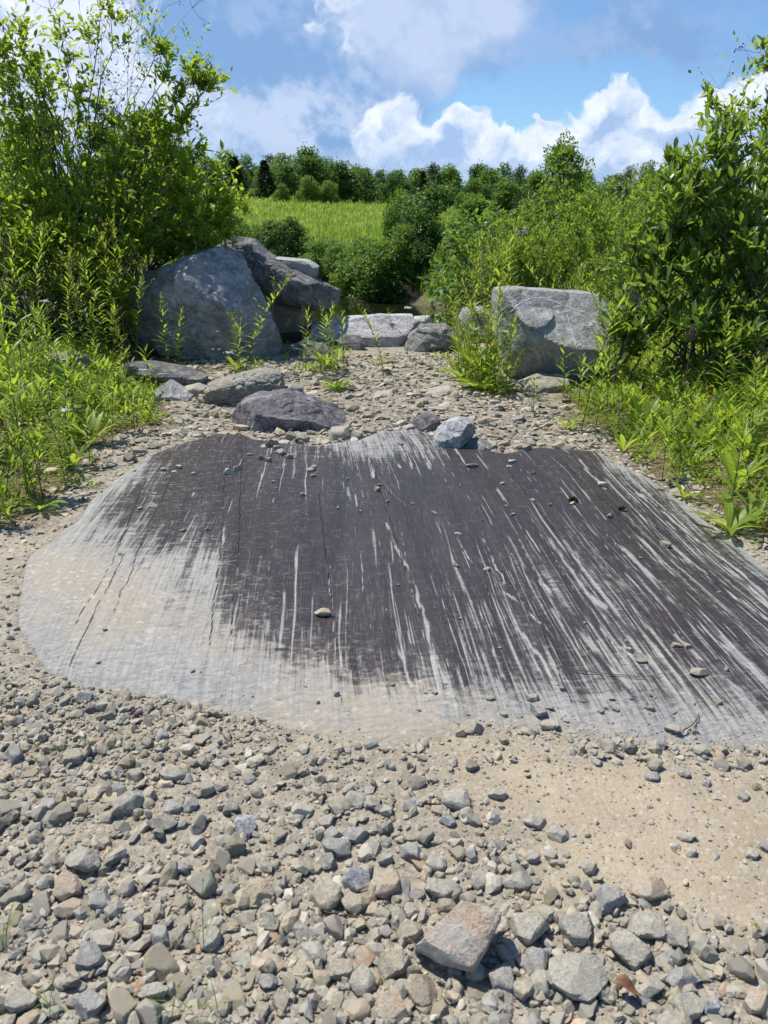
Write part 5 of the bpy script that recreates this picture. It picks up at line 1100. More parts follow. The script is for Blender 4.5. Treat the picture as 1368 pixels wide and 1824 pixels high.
# ------------------------------------------------------------------ field grass
def field_grass():
    rg = np.random.default_rng(8); acc = Acc()
    def tuft(N, y0, y1, hh, k, xw=lambda y: .62*y, w=.05, exclude=None):
        y = y0*(y1/y0)**rg.random(N); x = rg.uniform(-1, 1, N)*xw(y)
        if exclude is not None: m = exclude(x, y); x, y = x[m], y[m]
        z = H(x, y); m = z > WATER_Z-.15; x, y, z = x[m], y[m], z[m]; N = len(x); P = np.stack([x, y, z], -1); s = (y/40).clip(.5, 3.)
        pos = np.repeat(P, k, 0); pos[:, :2] += rg.normal(size=(N*k, 2))*.12*np.repeat(s, k)[:, None]; d = rg.normal(size=(N*k, 3))*.28+[0, 0, 1]; ln = hh*rg.uniform(.6, 1.3, N*k)*np.repeat(rg.uniform(.6, 1.3, N), k)
        leaves(acc, pos-[0, 0, .03], d, rdir(rg, N*k), ln, w*np.repeat(s, k)*rg.uniform(.7, 1.3, N*k), .1, rg, 4, tint=np.repeat(rg.random(N), k)*.6+rg.random(N*k)*.3)
    tuft(17000, 20, 150, .5, 5, lambda y: .45*y, exclude=lambda x, y: y > y_far(x)-1.2)
    tag(mk('meadow_grass', acc.build('meadow_grass', LM['grass'])), 'bright green meadow grass on the slope beyond the pond', kind='stuff'); acc = Acc()
    tuft(2600, 15, 34, .7, 7, lambda y: .5*y, .06, lambda x, y: np.abs(y-y_far(x)+.4) < 1.1)
    tag(mk('bank_reeds', acc.build('bank_reeds', LM['herb'])), 'reeds and weeds hanging over the far waterline of the pond', kind='stuff')
    acc = Acc(); tuft(5200, 9.5, 30, .5, 6, lambda y: .62*y, .035, lambda x, y: (np.abs(x-.1) > 1.5+.0*y) & (slab_sd(x, y) < 0) & ((y > 12.2) | (np.abs(x) > 1.9)))
    tag(mk('bank_weeds', acc.build('bank_weeds', LM['herb'])), 'tall weeds along the pond banks behind the boulders', kind='stuff')
field_grass()

# ------------------------------------------------------------------ herbs near the camera
def in_zone(rg, N, poly, x0, x1, y0, y1, marg=0.):
    out = []; n = 0
    while n < N:
        x, y = rg.uniform(x0, x1, N*2), rg.uniform(y0, y1, N*2); d = poly_sd(x, y, poly)+fbm(np.stack([x, y], -1)*2.5, 3, .5, 31)*.2; m = (d > marg) & (slab_sd(x, y) < -.02) & (rg.random(N*2) < sstep(-.05, .35, d)*.85+.15)
        px, py = pix(np.stack([x, y, 0*x], -1)); m &= (px > -420) & (px < 1800); out.append(np.stack([x, y], -1)[m]); n += m.sum()
    return np.concatenate(out)[:N]
def ground_herbs():
    rg = np.random.default_rng(14)
    for kind, NL, NR, mat in (('herb', 900, 1000, 'herb'), ('clover', 900, 1100, 'golden'), ('blade', 520, 650, 'grass'), ('straw', 420, 520, 'dryg')):
        acc = Acc(); P = np.concatenate([in_zone(rg, NL, LEFTV, -5, -1, 3.6, 10.), in_zone(rg, NR, RIGHTV, 1.2, 5.5, 3.5, 10.)]) if kind != 'straw' else np.concatenate([in_zone(rg, NL, LEFTV, -5, -1, 3.6, 10., -.12), in_zone(rg, NR, RIGHTV, 1.2, 5.5, 3.5, 10., -.15)])
        if kind in ('herb', 'straw'):
            ex = np.stack([rg.uniform(-1.6, 2.1, 330), rg.uniform(6.2, 10.6, 330)], -1); ex = ex[(ex[:, 1] > 8.3) | (kind == 'straw')]; P = np.concatenate([P, ex[(abs(ex[:, 0]-.1) > .5) | (kind == 'straw')]])
        z = H(P[:, 0], P[:, 1]); dd = np.maximum(poly_sd(P[:, 0], P[:, 1], LEFTV), poly_sd(P[:, 0], P[:, 1], RIGHTV)); grow = .45+.55*sstep(0, .9, dd); N = len(P); k = dict(herb=8, clover=22, blade=9, straw=9)[kind]
        pos = np.repeat(np.column_stack([P, z]), k, 0); g = np.repeat(grow, k); M = N*k; an = rg.random(M)*6.283; out = np.stack([np.cos(an), np.sin(an), 0*an], -1); tb = np.repeat(rg.random(N), k)*.55+rg.random(M)*.4
        if kind == 'herb': d = out*rg.uniform(.25, .9, (M, 1))+[0, 0, 1]; ln = rg.uniform(.07, .17, M)*g*np.repeat(rg.uniform(.6, 1.25, N), k); ln = ln*1.25; leaves(acc, pos+out*.01+np.stack([0*g, 0*g, rg.random(M)*.12*g], -1), d, [0, 0, 1.]-out*.8+rg.normal(size=(M, 3))*.15, ln, ln*.24, rg.uniform(.05, .5, M), rg, 8, tb)
        if kind == 'clover': h = rg.random(M)*.20*g*np.repeat(rg.uniform(.3, 1.4, N), k); d = out+[0, 0, .35]+rg.normal(size=(M, 3))*.2; leaves(acc, pos+out*rg.uniform(.0, .07, (M, 1))+np.stack([0*h, 0*h, h], -1), d, [0, 0, 1.]+rg.normal(size=(M, 3))*.35, rg.uniform(.024, .045, M), rg.uniform(.012, .022, M), .1, rg, 5, tb)
        if kind == 'blade': d = out*rg.uniform(.1, .5, (M, 1))+[0, 0, 1]; ln = rg.uniform(.1, .32, M)*g; leaves(acc, pos+out*.012, d, [0, 0, 1.]-out, ln, .006, rg.uniform(.1, .7, M), rg, 8, tb)
        if kind == 'straw': d = out+[0, 0, .12]+rg.normal(size=(M, 3))*.12; ln = rg.uniform(.03, .12, M); leaves(acc, pos+out*rg.uniform(0, .1, (M, 1))+[0, 0, .008], d, [0, 0, 1.]+rg.normal(size=(M, 3))*.3, ln, rg.uniform(.002, .006, M), .1, rg, 4, tb)
        nm = dict(herb='low_herbs', clover='clover_cover', blade='grass', straw='dry_litter')[kind]
        tag(mk(nm, acc.build(nm, LM[mat])), dict(herb='low lance leaved herbs covering both banks', clover='small leaved clover cover on both banks', blade='thin grass blades among the herbs on both banks', straw='dry straw and dead leaves at the edges of the banks')[kind], kind='stuff')
ground_herbs()

def goldenrod_meshes(seed, h, nl, ll, mat='golden', tip=True, lw=.2, branchy=0):
    rg = np.random.default_rng(seed); A, Lf = Acc(), Acc(); lean = rg.normal(size=3)*[.17, .17, 0]*h
    P = bez(np.zeros((1, 3)), np.array([[lean[0]*.2, lean[1]*.2, h*.55]]), np.array([[lean[0], lean[1], h]]), 9); V, Fq = tubes(P, np.linspace(1, .35, 9)[None]*(.0032+.0018*h), 5); A.add(V, Fq)
    nl = int(nl*1.45); t = np.linspace(.04, .995, nl)**.9; pos = np.array([np.interp(t*8, np.arange(9), P[0][:, k]) for k in range(3)]).T; an = np.arange(nl)*2.4+rg.normal(size=nl)*.6; out = np.stack([np.cos(an), np.sin(an), 0*an], -1)
    el = np.interp(t, [0, .5, 1], [.45, .85, 1.7])[:, None]; d = out+np.array([0, 0, 1.])*el; ln = 1.3*ll*np.interp(t, [0, .3, .75, 1], [.8, 1.1, .8, .28])*rg.uniform(.55, 1.2, nl)*np.where(rg.random(nl) < .12, .35, 1)
    leaves(Lf, pos, d, np.array([0, 0, 1.])-out*.7+rg.normal(size=(nl, 3))*.1, ln, ln*lw, np.interp(t, [0, 1], [.5, .12]), rg, 8, tint=np.clip(np.interp(t, [0, 1], [.15, .85])+rg.normal(size=nl)*.12, 0, 1))
    if branchy:
        nb = branchy; tb = rg.uniform(.45, .95, nb); s = np.array([np.interp(tb*8, np.arange(9), P[0][:, k]) for k in range(3)]).T; a = rg.random(nb)*6.28; o = np.stack([np.cos(a), np.sin(a), 0*a+.9], -1); e = s+o*(h*.16); PP = bez(s, (s+e)/2-[0, 0, .01], e, 4); V, Fq = tubes(PP, np.full((nb, 4), .0015), 3); A.add(V, Fq)
        k = 8; tt = (np.arange(k)+1)/k; ps = (s[:, None]*(1-tt[:, None])+e[:, None]*tt[:, None]).reshape(-1, 3); d = np.repeat(norm(o), k, 0)+rg.normal(size=(nb*k, 3))*.6; leaves(Lf, ps, d, rdir(rg, nb*k)+[0, 0, 1], ll*.35, ll*.09, .2, rg, 5, tint=rg.uniform(.6, 1, nb*k))
    return A.build('stem', WM['red' if seed % 2 else 'stem'], True), Lf.build('foliage', LM[mat])
GR = [goldenrod_meshes(1, .8, 34, .105), goldenrod_meshes(2, .6, 28, .1), goldenrod_meshes(3, 1.0, 44, .11, branchy=7), goldenrod_meshes(4, .45, 20, .10), goldenrod_meshes(5, .7, 60, .06, lw=.22, branchy=9), goldenrod_meshes(6, .9, 40, .12, lw=.17), goldenrod_meshes(7, .35, 16, .12, lw=.16), goldenrod_meshes(8, .75, 30, .095, 'herb')]
GH = [.8, .6, 1., .45, .7, .9, .35, .75]
GNm = ['straight leafy', 'short leafy', 'branching tall', 'small young', 'bushy fine leaved', 'narrow leaved tall', 'low narrow leaved', 'yellowish leafy']
PLAND = {'the biggest boulder': (380, 560), 'the right boulder': (980, 610), 'the dark purple rock': (510, 745), 'the pond opening': (650, 560), 'the left slab rim': (130, 930), 'the right slab rim': (1210, 900), 'the glossy bush': (1270, 520), 'the left dense bush': (60, 480), 'the far left rock': (115, 648), 'the brown ledge rock': (960, 695), 'the flat path rock': (790, 705), 'the left frame edge': (0, 780), 'the right frame edge': (1368, 760)}
PROWS = []
def plant(px, py, hpx, k=None, Y=None):
    if Y is None: g = G(px, py, .03)
    else: g = at(px, py, Y)
    x, y = float(g[0]), float(g[1]); z = gz(x, y); d = np.linalg.norm([x, y, z-HC]); h = hpx/F*d; k = int(rgt.integers(len(GR))) if k is None else k; s = h/GH[k]
    r = empty('goldenrod', (x, y, z), rgt.uniform(0, 6.28)); w = s**.5 if s < 1 else s**.7; r.scale = (w, w, s); mk('stem', GR[k][0], r); mk('foliage', GR[k][1], r); PROWS.append((r, px, py, k, hpx))
HAND = [(228, 655, 215, 4), (200, 668, 180, 2), (255, 640, 130, 4), (300, 672, 128, 5), (318, 672, 105, 5), (437, 672, 165, 2), (425, 668, 90, 3), (130, 690, 190, 4), (160, 680, 140, 4), (135, 740, 170, 2), (50, 880, 300, 5), (48, 720, 230, 0), (20, 800, 250, 2), (95, 770, 150, 7), (180, 745, 110, 7),
        (545, 668, 110, 1), (570, 672, 125, 5), (590, 665, 115, 0), (612, 655, 90, 3), (683, 668, 115, 5), (600, 700, 70, 6), (860, 690, 190, 4), (835, 680, 130, 4), (880, 700, 130, 4), (850, 660, 200, 4), (900, 690, 120, 1), (825, 660, 160, 5), (870, 640, 170, 4), (810, 645, 90, 3),
        (1036, 762, 250, 5), (1060, 775, 150, 1), (1030, 730, 90, 6), (1195, 740, 190, 2), (1150, 730, 150, 5), (1110, 745, 130, 7), (1080, 745, 120, 1), (1215, 840, 130, 7), (1280, 760, 170, 5), (1340, 900, 150, 7), (1360, 960, 110, 6), (1330, 830, 170, 2), (1180, 850, 100, 6), (950, 735, 60, 6), (915, 650, 110, 4), (1090, 700, 170, 5),
        (10, 900, 140, 7), (75, 880, 110, 6), (120, 850, 110, 7), (160, 820, 90, 6), (200, 780, 90, 1), (240, 765, 80, 6), (0, 680, 260, 4), (70, 660, 200, 2), (100, 640, 180, 4)]
for h in HAND: plant(*h)
rgp = np.random.default_rng(31)
for P, hh in ((in_zone(rgp, 55, LEFTV, -5, -1, 3.8, 9.), (80, 170)), (in_zone(rgp, 60, RIGHTV, 1.2, 5.5, 3.8, 9.), (70, 150))):
    for x, y in P:
        px, py = pix(np.array([x, y, 0.])); sc = min(1.2, 5.5/y); plant(float(px), float(py), rgp.uniform(*hh)*sc, int(rgp.choice([0, 1, 3, 4, 5, 6, 7])))
for px, Y, hpx in [(700, 10.8, 60), (760, 10.9, 70), (840, 9.8, 190), (868, 10.2, 210), (895, 10.4, 180), (920, 9.9, 180), (955, 9.8, 140), (1000, 9.7, 150), (1050, 9.2, 170), (1090, 8.8, 180), (828, 10.5, 160)]:
    x = float(at(px, 600, Y)[0]); q = pix(np.array([x, Y, gz(x, Y)])); plant(float(q[0]), float(q[1]), hpx, int(rgp.choice([2, 4, 5, 0])))
def label_plants(rows):
    kn = list(PLAND); Lp = np.array(list(PLAND.values()), float); D = {}
    for o, px, py, k, h in rows:
        d = np.hypot(Lp[:, 0]-px, Lp[:, 1]-py); j = int(d.argmin()); dx, dy = px-Lp[j, 0], py-Lp[j, 1]; rel = ('right of' if dx > 0 else 'left of') if abs(dx) > abs(dy) else ('in front of' if dy > 0 else 'behind'); D.setdefault((GNm[k], rel, kn[j]), []).append((d[j], o))
    for (n, rel, k), l in D.items():
        l.sort(key=lambda q: q[0])
        for i, (_, o) in enumerate(l): tag(o, f'{n} goldenrod plant {rel} {k}'+(f', {ORD[min(i, 15)]}' if len(l) > 1 else ''), 'plant', 'goldenrod and tall weed stems on the banks')
for a in [(838, 700, 70, 3), (852, 704, 80, 1), (870, 708, 75, 3), (884, 712, 70, 1), (898, 714, 60, 3), (828, 694, 70, 1), (845, 682, 110, 1), (862, 690, 130, 1), (878, 696, 120, 3), (815, 676, 90, 3), (835, 668, 130, 1), (900, 700, 110, 1), (842, 692, 120, 4), (868, 700, 140, 4), (893, 702, 110, 4), (830, 684, 100, 4), (855, 676, 170, 7), (880, 690, 180, 2), (822, 670, 120, 4), (905, 706, 80, 4), (600, 672, 90, 4), (575, 680, 80, 4), (430, 676, 110, 4), (245, 660, 170, 4), (215, 660, 200, 4), (180, 670, 170, 4)]: plant(*a)
label_plants(PROWS)
quartz_vein()
# broad leaved rosettes whose leaves can be told apart
def rosette(px, py, label, lens, up, seed, col='herb', width=.2):
    rg = np.random.default_rng(seed); g = G(px, py, .03); x, y = g[:2]; z = gz(x, y); r = empty('broad_leaved_plant', (x, y, z)); tag(r, label, 'plant', 'broad leaved rosette plants')
    for i, L in enumerate(lens):
        a = i*2.4+seed; o = np.array([math.cos(a), math.sin(a), 0]); A = Acc(); u = up*rg.uniform(.7, 1.3)
        n = 6; t = np.linspace(0, 1, n); dr = rg.uniform(.25, .6); cx = o[None]*(t*.75+.15*t**2)[:, None]*L+np.array([0, 0, 1.])[None]*((u*t-dr*t**2)*L)[:, None]
        sd_ = np.array([-o[1], o[0], 0]); w = np.array([.16, .55, .9, 1., .72, .02])*L*width*.5; up_ = np.array([0, 0, 1.])
        V = np.concatenate([cx-sd_*w[:, None]+up_*w[:, None]*.35, cx, cx+sd_*w[:, None]+up_*w[:, None]*.35]); k = np.arange(n-1); q = np.concatenate([np.stack([k, k+1, k+1+n, k+n], -1), np.stack([k+n, k+1+n, k+1+2*n, k+2*n], -1)])
        A.add(V, [q], tint=np.full(3*n, rg.uniform(.2, 1)), mid=np.concatenate([np.ones(n), np.zeros(n), np.ones(n)])); mk('leaf', A.build('leaf', LM[col], True), r)
for i, (px, py, lab, sc, n, up) in enumerate([
    (1300, 940, 'biggest yellow green rosette beside the right slab rim', .30, 11, .9), (1310, 870, 'upright rosette with one tall pale leaf behind the biggest rosette', .27, 8, 1.7), (1350, 925, 'rosette at the frame edge right of the biggest rosette', .22, 9, 1.), (1220, 880, 'small rosette at the herb edge left of the biggest rosette', .16, 8, 1.),
    (600, 700, 'low yellow green rosette on the path behind the dark purple rock', .24, 16, .7), (580, 660, 'leafy rosette on the path, farther back than the low yellow one', .26, 16, .9), (850, 700, 'large rosette with drooping leaves left of the right boulder', .34, 16, .8), (885, 705, 'rosette touching the foot of the right boulder', .3, 14, .8), (862, 688, 'tall leaved rosette behind the drooping one left of the right boulder', .36, 18, 1.5), (838, 672, 'tall leaved rosette at the left side of the clump by the right boulder', .32, 16, 1.4), (820, 680, 'rosette on the path side of the drooping one', .28, 12, .9),
    (1110, 800, 'rosette at the edge where right bank meets the slab top', .2, 10, 1.2), (1150, 760, 'upright rosette on the right bank below the glossy bush', .22, 10, 1.5), (165, 790, 'rosette with arching leaves at the edge of the left bank', .26, 12, 1.), (130, 830, 'rosette low on the left bank near the gravel', .22, 10, 1.1), (70, 900, 'dark rosette at the lowest corner of the left bank', .2, 10, .8), (420, 665, 'rosette beneath the daisies at the biggest boulder', .22, 10, 1.1), (1010, 760, 'rosette right of the brown ledge rock', .2, 9, 1.), (1240, 800, 'rosette in the middle of the right bank', .2, 9, 1.4), (680, 655, 'small rosette on the path near the pond', .16, 8, .8)]):
    rosette(px, py, lab, list(np.random.default_rng(i).uniform(.6, 1.05, n)*sc), up, i+1)

# ------------------------------------------------------------------ flowers, seed heads, litter
def stem_acc(P, r0, r1, sides=4):
    A = Acc(); n = len(P); V, Fq = tubes(np.array(P, float)[None], np.linspace(r0, r1, n)[None], sides); A.add(V, Fq); return A
def flower(px, py, base_py, kind, label, lean=0., Y=None):
    g = G(px+lean, base_py, .03) if Y is None else at(px+lean, base_py, Y); x, y = float(g[0]), float(g[1]); z = gz(x, y); top = at(px, py, y)-np.array([x, y, z]); r = empty(kind, (x, y, z)); rg = np.random.default_rng(int(px*7+py))
    nm = dict(yarrow='white', daisy='white', pink_clover='pink', yellow_flower='yellow', brown_clover='brown')[kind]
    P = bez(np.zeros((1, 3)), (top*np.array([.3, .3, .55]))[None], top[None], 7)[0]; mk('stem', stem_acc(P, .0016, .001).build('stem', WM['stem'], True), r); A = Acc()
    if kind == 'yarrow':
        n = 40; p = rg.normal(size=(n, 3))*[.022, .022, .005]; A.add((ICO[1][0][None]*.0055+p[:, None]).reshape(-1, 3), [(ICO[1][1][None]+(np.arange(n)*len(ICO[1][0]))[:, None, None]).reshape(-1, 3)])
    elif kind == 'daisy':
        n = 14; a = np.arange(n)/n*6.283; o = np.stack([np.cos(a), np.sin(a), 0*a+.15], -1); leaves(A, o*.003, o, np.tile([0, 0, 1.], (n, 1)), .014, .005, .1, rg, 5); A.A = {}
    else:
        s = .016 if 'clover' in kind else .016; n = 26; d = rdir(rg, n); d[:, 2] = abs(d[:, 2])*.9-.2; leaves(A, d*s*.2, d, rdir(rg, n), s, s*.5, 0., rg, 4); A.A = {}
    A.V = [v+top for v in A.V]; mk('flower_head', A.build('flower_head', FM[nm]), r)
    if kind == 'daisy': q = Acc(); q.add(ICO[1][0]*[.005, .005, .003]+top+[0, 0, .002], [ICO[1][1]]); mk('flower_centre', q.build('flower_centre', FM['orange']), r)
    tag(r, label, 'flower', kind.replace('_', ' ')+' heads on stalks')
FLW = [(387, 590, 668, 'daisy', 'tallest daisy on a thin stalk before the biggest boulder'), (379, 622, 670, 'daisy', 'daisy just left below the tallest one at the biggest boulder'), (391, 622, 670, 'daisy', 'daisy just right below the tallest one at the biggest boulder'), (408, 628, 672, 'yarrow', 'small white flower right of the daisies'),
       (726, 548, 650, 'yarrow', 'white yarrow head against the pond water'), (848, 586, 690, 'yarrow', 'left white yarrow head beside the right boulder'), (864, 594, 692, 'yarrow', 'right white yarrow head beside the right boulder'), (896, 590, 692, 'yarrow', 'faint white yarrow head against the right boulder'), (758, 585, 655, 'yarrow', 'little white flower before the ribbed boulder'),
       (80, 536, 690, 'yarrow', 'white flower head in front of the left dense bush'), (115, 730, 800, 'yarrow', 'white flower in the middle of the left bank'), (256, 659, 720, 'yarrow', 'white flower by the thin slanting slab'),
       (110, 633, 700, 'yellow_flower', 'yellow flower above the far left rock'), (28, 650, 720, 'yellow_flower', 'yellow flower at the far left edge'), (125, 637, 700, 'yellow_flower', 'small yellow flower right of the one above the far left rock'), (35, 700, 760, 'yellow_flower', 'yellow flower low at the left edge'), (206, 652, 720, 'yellow_flower', 'yellow flower left of the thin slanting slab'),
       (118, 683, 750, 'pink_clover', 'pink clover head in the upper left bank'), (93, 704, 780, 'pink_clover', 'pink clover head left of the middle of the left bank'), (12, 758, 840, 'pink_clover', 'pink clover head at the left frame edge'), (35, 846, 900, 'pink_clover', 'pink clover head low on the left bank'), (1102, 724, 780, 'pink_clover', 'brightest pink clover head on the right bank'), (1222, 682, 760, 'pink_clover', 'pale pink clover head on the right bank'), (1260, 665, 750, 'pink_clover', 'pale pink clover head below the glossy bush'), (1268, 712, 790, 'pink_clover', 'pale clover head, lower right bank'),
       (1248, 619, 720, 'yellow_flower', 'topmost yellow flower below the glossy bush'), (1258, 643, 730, 'yellow_flower', 'left one of two close yellow flowers on right bank'), (1268, 646, 730, 'yellow_flower', 'right one of two close yellow flowers on right bank'), (1140, 629, 730, 'yellow_flower', 'yellow flower left of the clover patch'), (1130, 645, 740, 'yellow_flower', 'yellow flower lower left of the clover patch'), (1106, 664, 750, 'yellow_flower', 'yellow flower above the brightest pink clover'), (1112, 718, 780, 'yellow_flower', 'yellow flower right beside the brightest pink clover'),
       (1088, 706, 770, 'yellow_flower', 'yellow flower left of the brightest pink clover'), (1263, 707, 780, 'yellow_flower', 'yellow flower in the middle of the right bank'), (1231, 722, 790, 'yellow_flower', 'yellow flower left of the middle of the right bank'), (1288, 735, 800, 'yellow_flower', 'yellow flower right of the middle of the right bank'), (1268, 688, 770, 'yellow_flower', 'yellow flower above the middle of the right bank'),
       (1285, 650, 740, 'brown_clover', 'brown clover head right of the two yellow flowers'), (1296, 662, 750, 'brown_clover', 'brown clover head nearest the dark bush shadow'), (1322, 665, 750, 'brown_clover', 'brown clover head toward the right frame edge'), (1340, 690, 770, 'brown_clover', 'brown clover head at the right frame edge'), (1184, 645, 740, 'brown_clover', 'brown clover head among goldenrods on right bank'), (1208, 637, 740, 'brown_clover', 'higher brown clover head among goldenrods'), (352, 660, 700, 'brown_clover', 'brown seed head left of the olive grey rock'), (287, 713, 740, 'brown_clover', 'brown seed head over the pale triangular rock'), (240, 703, 745, 'brown_clover', 'brown seed head left of the pale triangular rock')]
for px, py, b, k, lab in FLW: flower(px, py, b, k, lab)
def plume(bpx, bpy, tpx, tpy, label, size=.3, sag=0.):
    g = G(bpx, bpy, .03); x, y = float(g[0]), float(g[1]); z = gz(x, y); top = at(tpx, tpy, y)-np.array([x, y, z]); r = empty('dead_goldenrod', (x, y, z)); rg = np.random.default_rng(int(bpx+tpx)); P = bez(np.zeros((1, 3)), (top*np.array([.45, .4, .62]))[None], top[None], 10)[0]; mk('stem', stem_acc(P, .003, .0015).build('stem', WM['dead'], True), r)
    A = Acc(); n = 34; t = rg.uniform(1-size, 1, n); s = np.array([np.interp(t*9, np.arange(10), P[:, k]) for k in range(3)]).T; ax = norm(P[-1]-P[-3]); d = norm(ax+rdir(rg, n)*.8); e = s+d*.07*(1.2-(t-(1-size))/size)[:, None]; V, Fq = tubes(bez(s, (s+e)/2, e, 4), np.full((n, 4), .001), 3); A.add(V, Fq)
    m = 340; k = rg.integers(n, size=m); q = s[k]+(e-s)[k]*rg.uniform(.3, 1.1, (m, 1))+rg.normal(size=(m, 3))*.006; B = Acc(); leaves(B, q, rdir(rg, m), rdir(rg, m), .010, .006, 0, rg, 4); A.F3 += [f+A.n for f in B.F3]; A.V += B.V; A.n += B.n
    mk('seed_head', A.build('seed_head', WM['plume']), r); tag(r, label, 'dead plant', 'dead brown goldenrod stalks')
for a in [(868, 735, 618, 530, 'dead brown stalk leaning left across the path to the pond opening', .16), (540, 680, 540, 548, 'dead brown stalk with small head right of the biggest boulder'), (850, 690, 862, 440, 'dead brown plume in front of the willow bush', .25), (880, 690, 830, 505, 'dead brown plume drooping over the ribbed boulder', .2), (840, 660, 715, 505, 'dead grey plume against the pond side tree', .2), (905, 720, 850, 560, 'dead plume among yarrow left of the right boulder', .2),
          (1210, 760, 1235, 580, 'dead brown plume in front of the glossy bush', .2), (1170, 740, 1125, 515, 'dead plume at the right side of the right boulder', .2), (15, 700, 12, 415, 'dead brown plume at the far left in the dense bush', .15), (130, 650, 118, 520, 'dead stalk in front of the left dense bush', .2), (800, 650, 770, 540, 'thin dead stalk left of the ribbed boulder', .2)]: plume(*a)
def twig(pts, label, mat='dead', r=.0022, zoff=.012):
    P = np.array([G(a, b, 0.) for a, b in pts]); P[:, 2] = surf(P[:, 0], P[:, 1])+zoff; n = 10; t = np.linspace(0, len(P)-1, n); Q = np.array([np.interp(t, np.arange(len(P)), P[:, k]) for k in range(3)]).T; c = Q[0].copy(); Q += np.random.default_rng(int(pts[0][0])).normal(size=Q.shape)*.003
    o = mk('twig', stem_acc(Q-c, r, r*.5).build('twig', WM[mat], True), loc=c); tag(o, label, 'twig')
twig([(1020, 1212), (1080, 1219), (1130, 1226), (1180, 1222)], 'thin reddish twig lying across the pale lower right of the slab', 'red')
twig([(675, 868), (690, 895), (725, 926)], 'curved dry stalk on the dark centre of the slab'); twig([(572, 1624), (605, 1628), (655, 1640)], 'reddish twig left of the largest foreground stone', 'red'); twig([(1075, 1688), (1100, 1700), (1175, 1702), (1220, 1705)], 'yellow dry stalk over the stones at lower right')
twig([(1215, 1705), (1260, 1735), (1310, 1750)], 'pinkish twig at the lower right'); twig([(1232, 1300), (1240, 1285), (1250, 1278)], 'little hooked twig on the right slab edge', 'dead', .0012); twig([(1215, 1310), (1235, 1298), (1244, 1284)], 'short dark stick at the near slab edge', 'red', .003); twig([(830, 712), (880, 716), (960, 724), (1030, 742)], 'long pale stalk lying before the right boulder'); twig([(1020, 790), (1090, 795), (1130, 800)], 'pale stalk lying at the top right of the slab')
twig([(360, 1580), (400, 1580), (440, 1600)], 'pale twig in the left middle gravel'); twig([(700, 855), (760, 850), (800, 848)], 'faint curved straw on the upper slab', 'dead', .001); twig([(940, 1358), (960, 1352), (985, 1362)], 'hair thin stalk on the sand', 'dead', .001)
def lump(name, px, py, w, mat, label, cat, fuzz=True):
    g = G(px, py, .03); x, y = g[:2]; s = w/F*np.linalg.norm(g-[0, 0, HC])/2; rg = np.random.default_rng(int(px)); A = Acc(); n = 160; d = rdir(rg, n); d[:, 2] = abs(d[:, 2])*.8
    if fuzz: leaves(A, d*s*.25, d, rdir(rg, n), s*.85, s*.25, 0., rg, 4); A.A = {}
    else:
        n = 14; p = rg.normal(size=(n, 3))*[s*.5, s*.4, s*.15]+[0, 0, s*.3]; A.add((ICO[2][0][None]*s*.35*rg.uniform(.7, 1.2, (n, 1, 1))+p[:, None]).reshape(-1, 3), [(ICO[2][1][None]+(np.arange(n)*len(ICO[2][0]))[:, None, None]).reshape(-1, 3)])
    tag(mk(name, A.build(name, FM[mat]), loc=(x, y, Hg(x, y))), label, cat)
lump('moss_tuft', 1020, 901, 18, 'moss', 'left brown moss tuft on the right half of the slab', 'moss'); lump('moss_tuft', 1108, 914, 16, 'moss', 'right brown moss tuft on the right half of the slab', 'moss'); lump('dark_clump', 240, 1258, 22, 'drop', 'dark purple crumbly clump on the gravel left below the slab', 'clump', False)
def dryleaf(px, py, w, h, rot, label, mat='leafred', curl=.5):
    g = G(px, py, .02); x, y = g[:2]; s = w/F*np.linalg.norm(g-[0, 0, HC]); n, m = 9, 5; u = np.linspace(0, 1, n); v = np.linspace(-1, 1, m); U_, V_ = np.meshgrid(u, v, indexing='ij'); wd = np.sin(U_**.8*math.pi)*.5*h/w
    P = np.stack([(U_-.5), V_*wd, curl*V_**2*wd+.12*np.sin(U_*5)], -1)*s; a = R(rot); c_, s_ = math.cos(a), math.sin(a); P = P@np.array([[c_, s_, 0], [-s_, c_, 0], [0, 0, 1]])
    me = mesh('dry_leaf', P.reshape(-1, 3), [gridfaces(m, n)], FM[mat], dict(tint=np.full(n*m, .8), mid=np.ones(n*m)), True); md = mk('dry_leaf', me, loc=(x, y, Hg(x, y)+.03)); tag(md, label, 'leaf')
    sm = md.modifiers.new('thickness', 'SOLIDIFY'); sm.thickness = .0006
dryleaf(604, 1415, 16, 9, 70, 'reddish brown dry leaf standing among the middle gravel'); dryleaf(1115, 1765, 40, 22, -25, 'curled rusty dry leaf between the big stones at lower right', curl=.8); dryleaf(105, 880, 26, 10, 0, 'yellow brown fallen leaf at the left bank edge', 'orange')
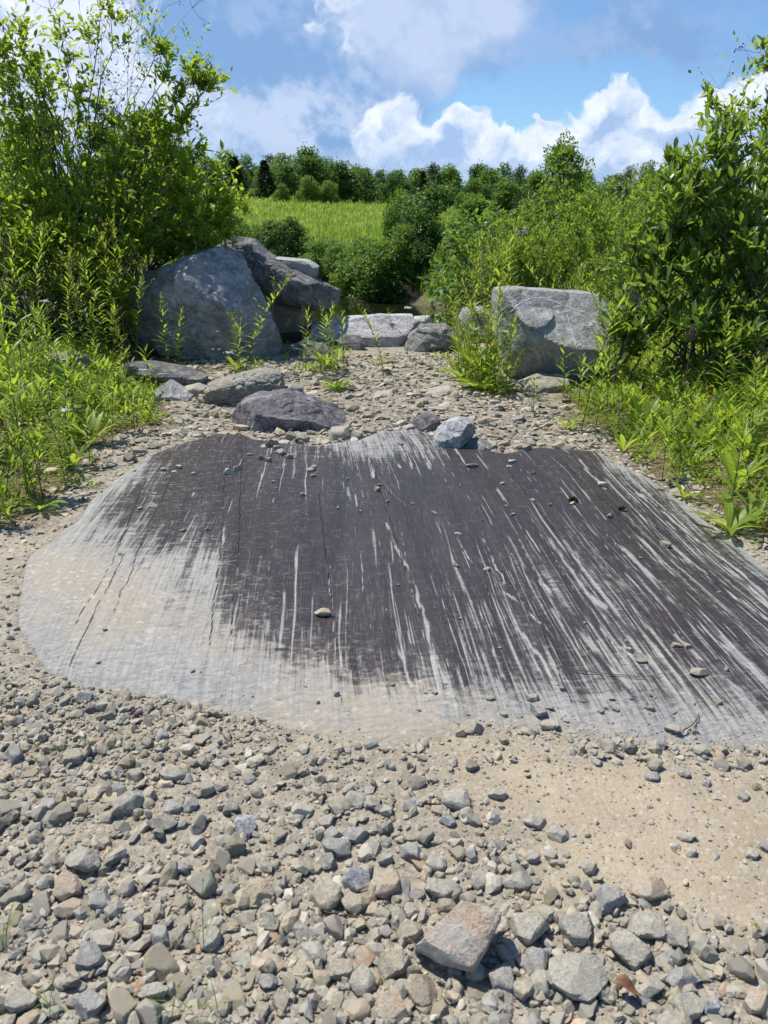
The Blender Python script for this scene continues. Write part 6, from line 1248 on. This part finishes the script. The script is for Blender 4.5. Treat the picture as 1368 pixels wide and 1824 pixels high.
# thin grass stalks standing in the near gravel
def stalk(px, py, tpx, tpy, label):
    g = G(px, py); x, y = float(g[0]), float(g[1]); z = gz(x, y); top = at(tpx, tpy, y+.02)-np.array([x, y, z]); r = empty('grass_stalk', (x, y, z)); rg = np.random.default_rng(int(px)); A, L = Acc(), Acc()
    P = bez(np.zeros((1, 3)), (top*[.2, .3, .6])[None], top[None], 8); V, Fq = tubes(P, np.linspace(.0011, .0005, 8)[None], 4); A.add(V, Fq); n = 5; an = rg.random(n)*6.28; o = np.stack([np.cos(an), np.sin(an), 0*an+1.6], -1)
    leaves(L, np.zeros((n, 3))+P[0][rg.integers(0, 4, n)], o, np.array([0, 0, 1.])-o, rg.uniform(.03, .09, n), .0025, .4, rg, 8); m = 16; k = rg.uniform(.75, 1, m); q = np.array([np.interp(k*7, np.arange(8), P[0][:, j]) for j in range(3)]).T; leaves(L, q, rdir(rg, m)+[0, 0, 1], rdir(rg, m), .008, .002, 0, rg, 4)
    mk('stem', A.build('stem', WM['stem'], True), r); mk('foliage', L.build('foliage', LM['grass']), r); tag(r, label, 'grass stalk', 'thin grass stalks in the near gravel')
for a in [(364, 1700, 362, 1565, 'tallest thin green stalk in the lower left gravel'), (390, 1815, 370, 1725, 'bent green stalk at the bottom left of centre'), (90, 1824, 98, 1740, 'green stalk at the bottom left'), (38, 1350, 25, 1225, 'thin stalk at the left edge above the cream stone'), (305, 1824, 325, 1745, 'branching green stalk at the bottom, right of the domed stone'), (350, 1824, 372, 1790, 'yellowish short stalk at the bottom left'), (12, 1690, 24, 1610, 'green stalk tuft on the left edge'), (6, 1700, 8, 1650, 'short grass tuft at the left edge'), (1366, 1680, 1345, 1648, 'green blade poking in at the right edge'), (108, 1350, 60, 1330, 'reddish bent stalk by the left edge')]: stalk(*a)
# log on the far bank of the pond
def log():
    a, b = G(585, 517, WATER_Z+.01), G(800, 549, WATER_Z+.01); P = bez(a[None], ((a+b)/2+[.1, .4, .05])[None], b[None], 12); P += np.random.default_rng(2).normal(size=P.shape)*[.04, .08, .03]; c = P[0, 0].copy()
    V, Fq = tubes(P-c, np.linspace(.02, .045, 12)[None]*np.random.default_rng(4).uniform(.8, 1.2, (1, 12)), 7); A = Acc(); A.add(V, Fq); tag(mk('driftwood', A.build('driftwood', WM['dead'], True), loc=c), 'pinkish brown driftwood lying along the far waterline of the pond', 'driftwood')
log()
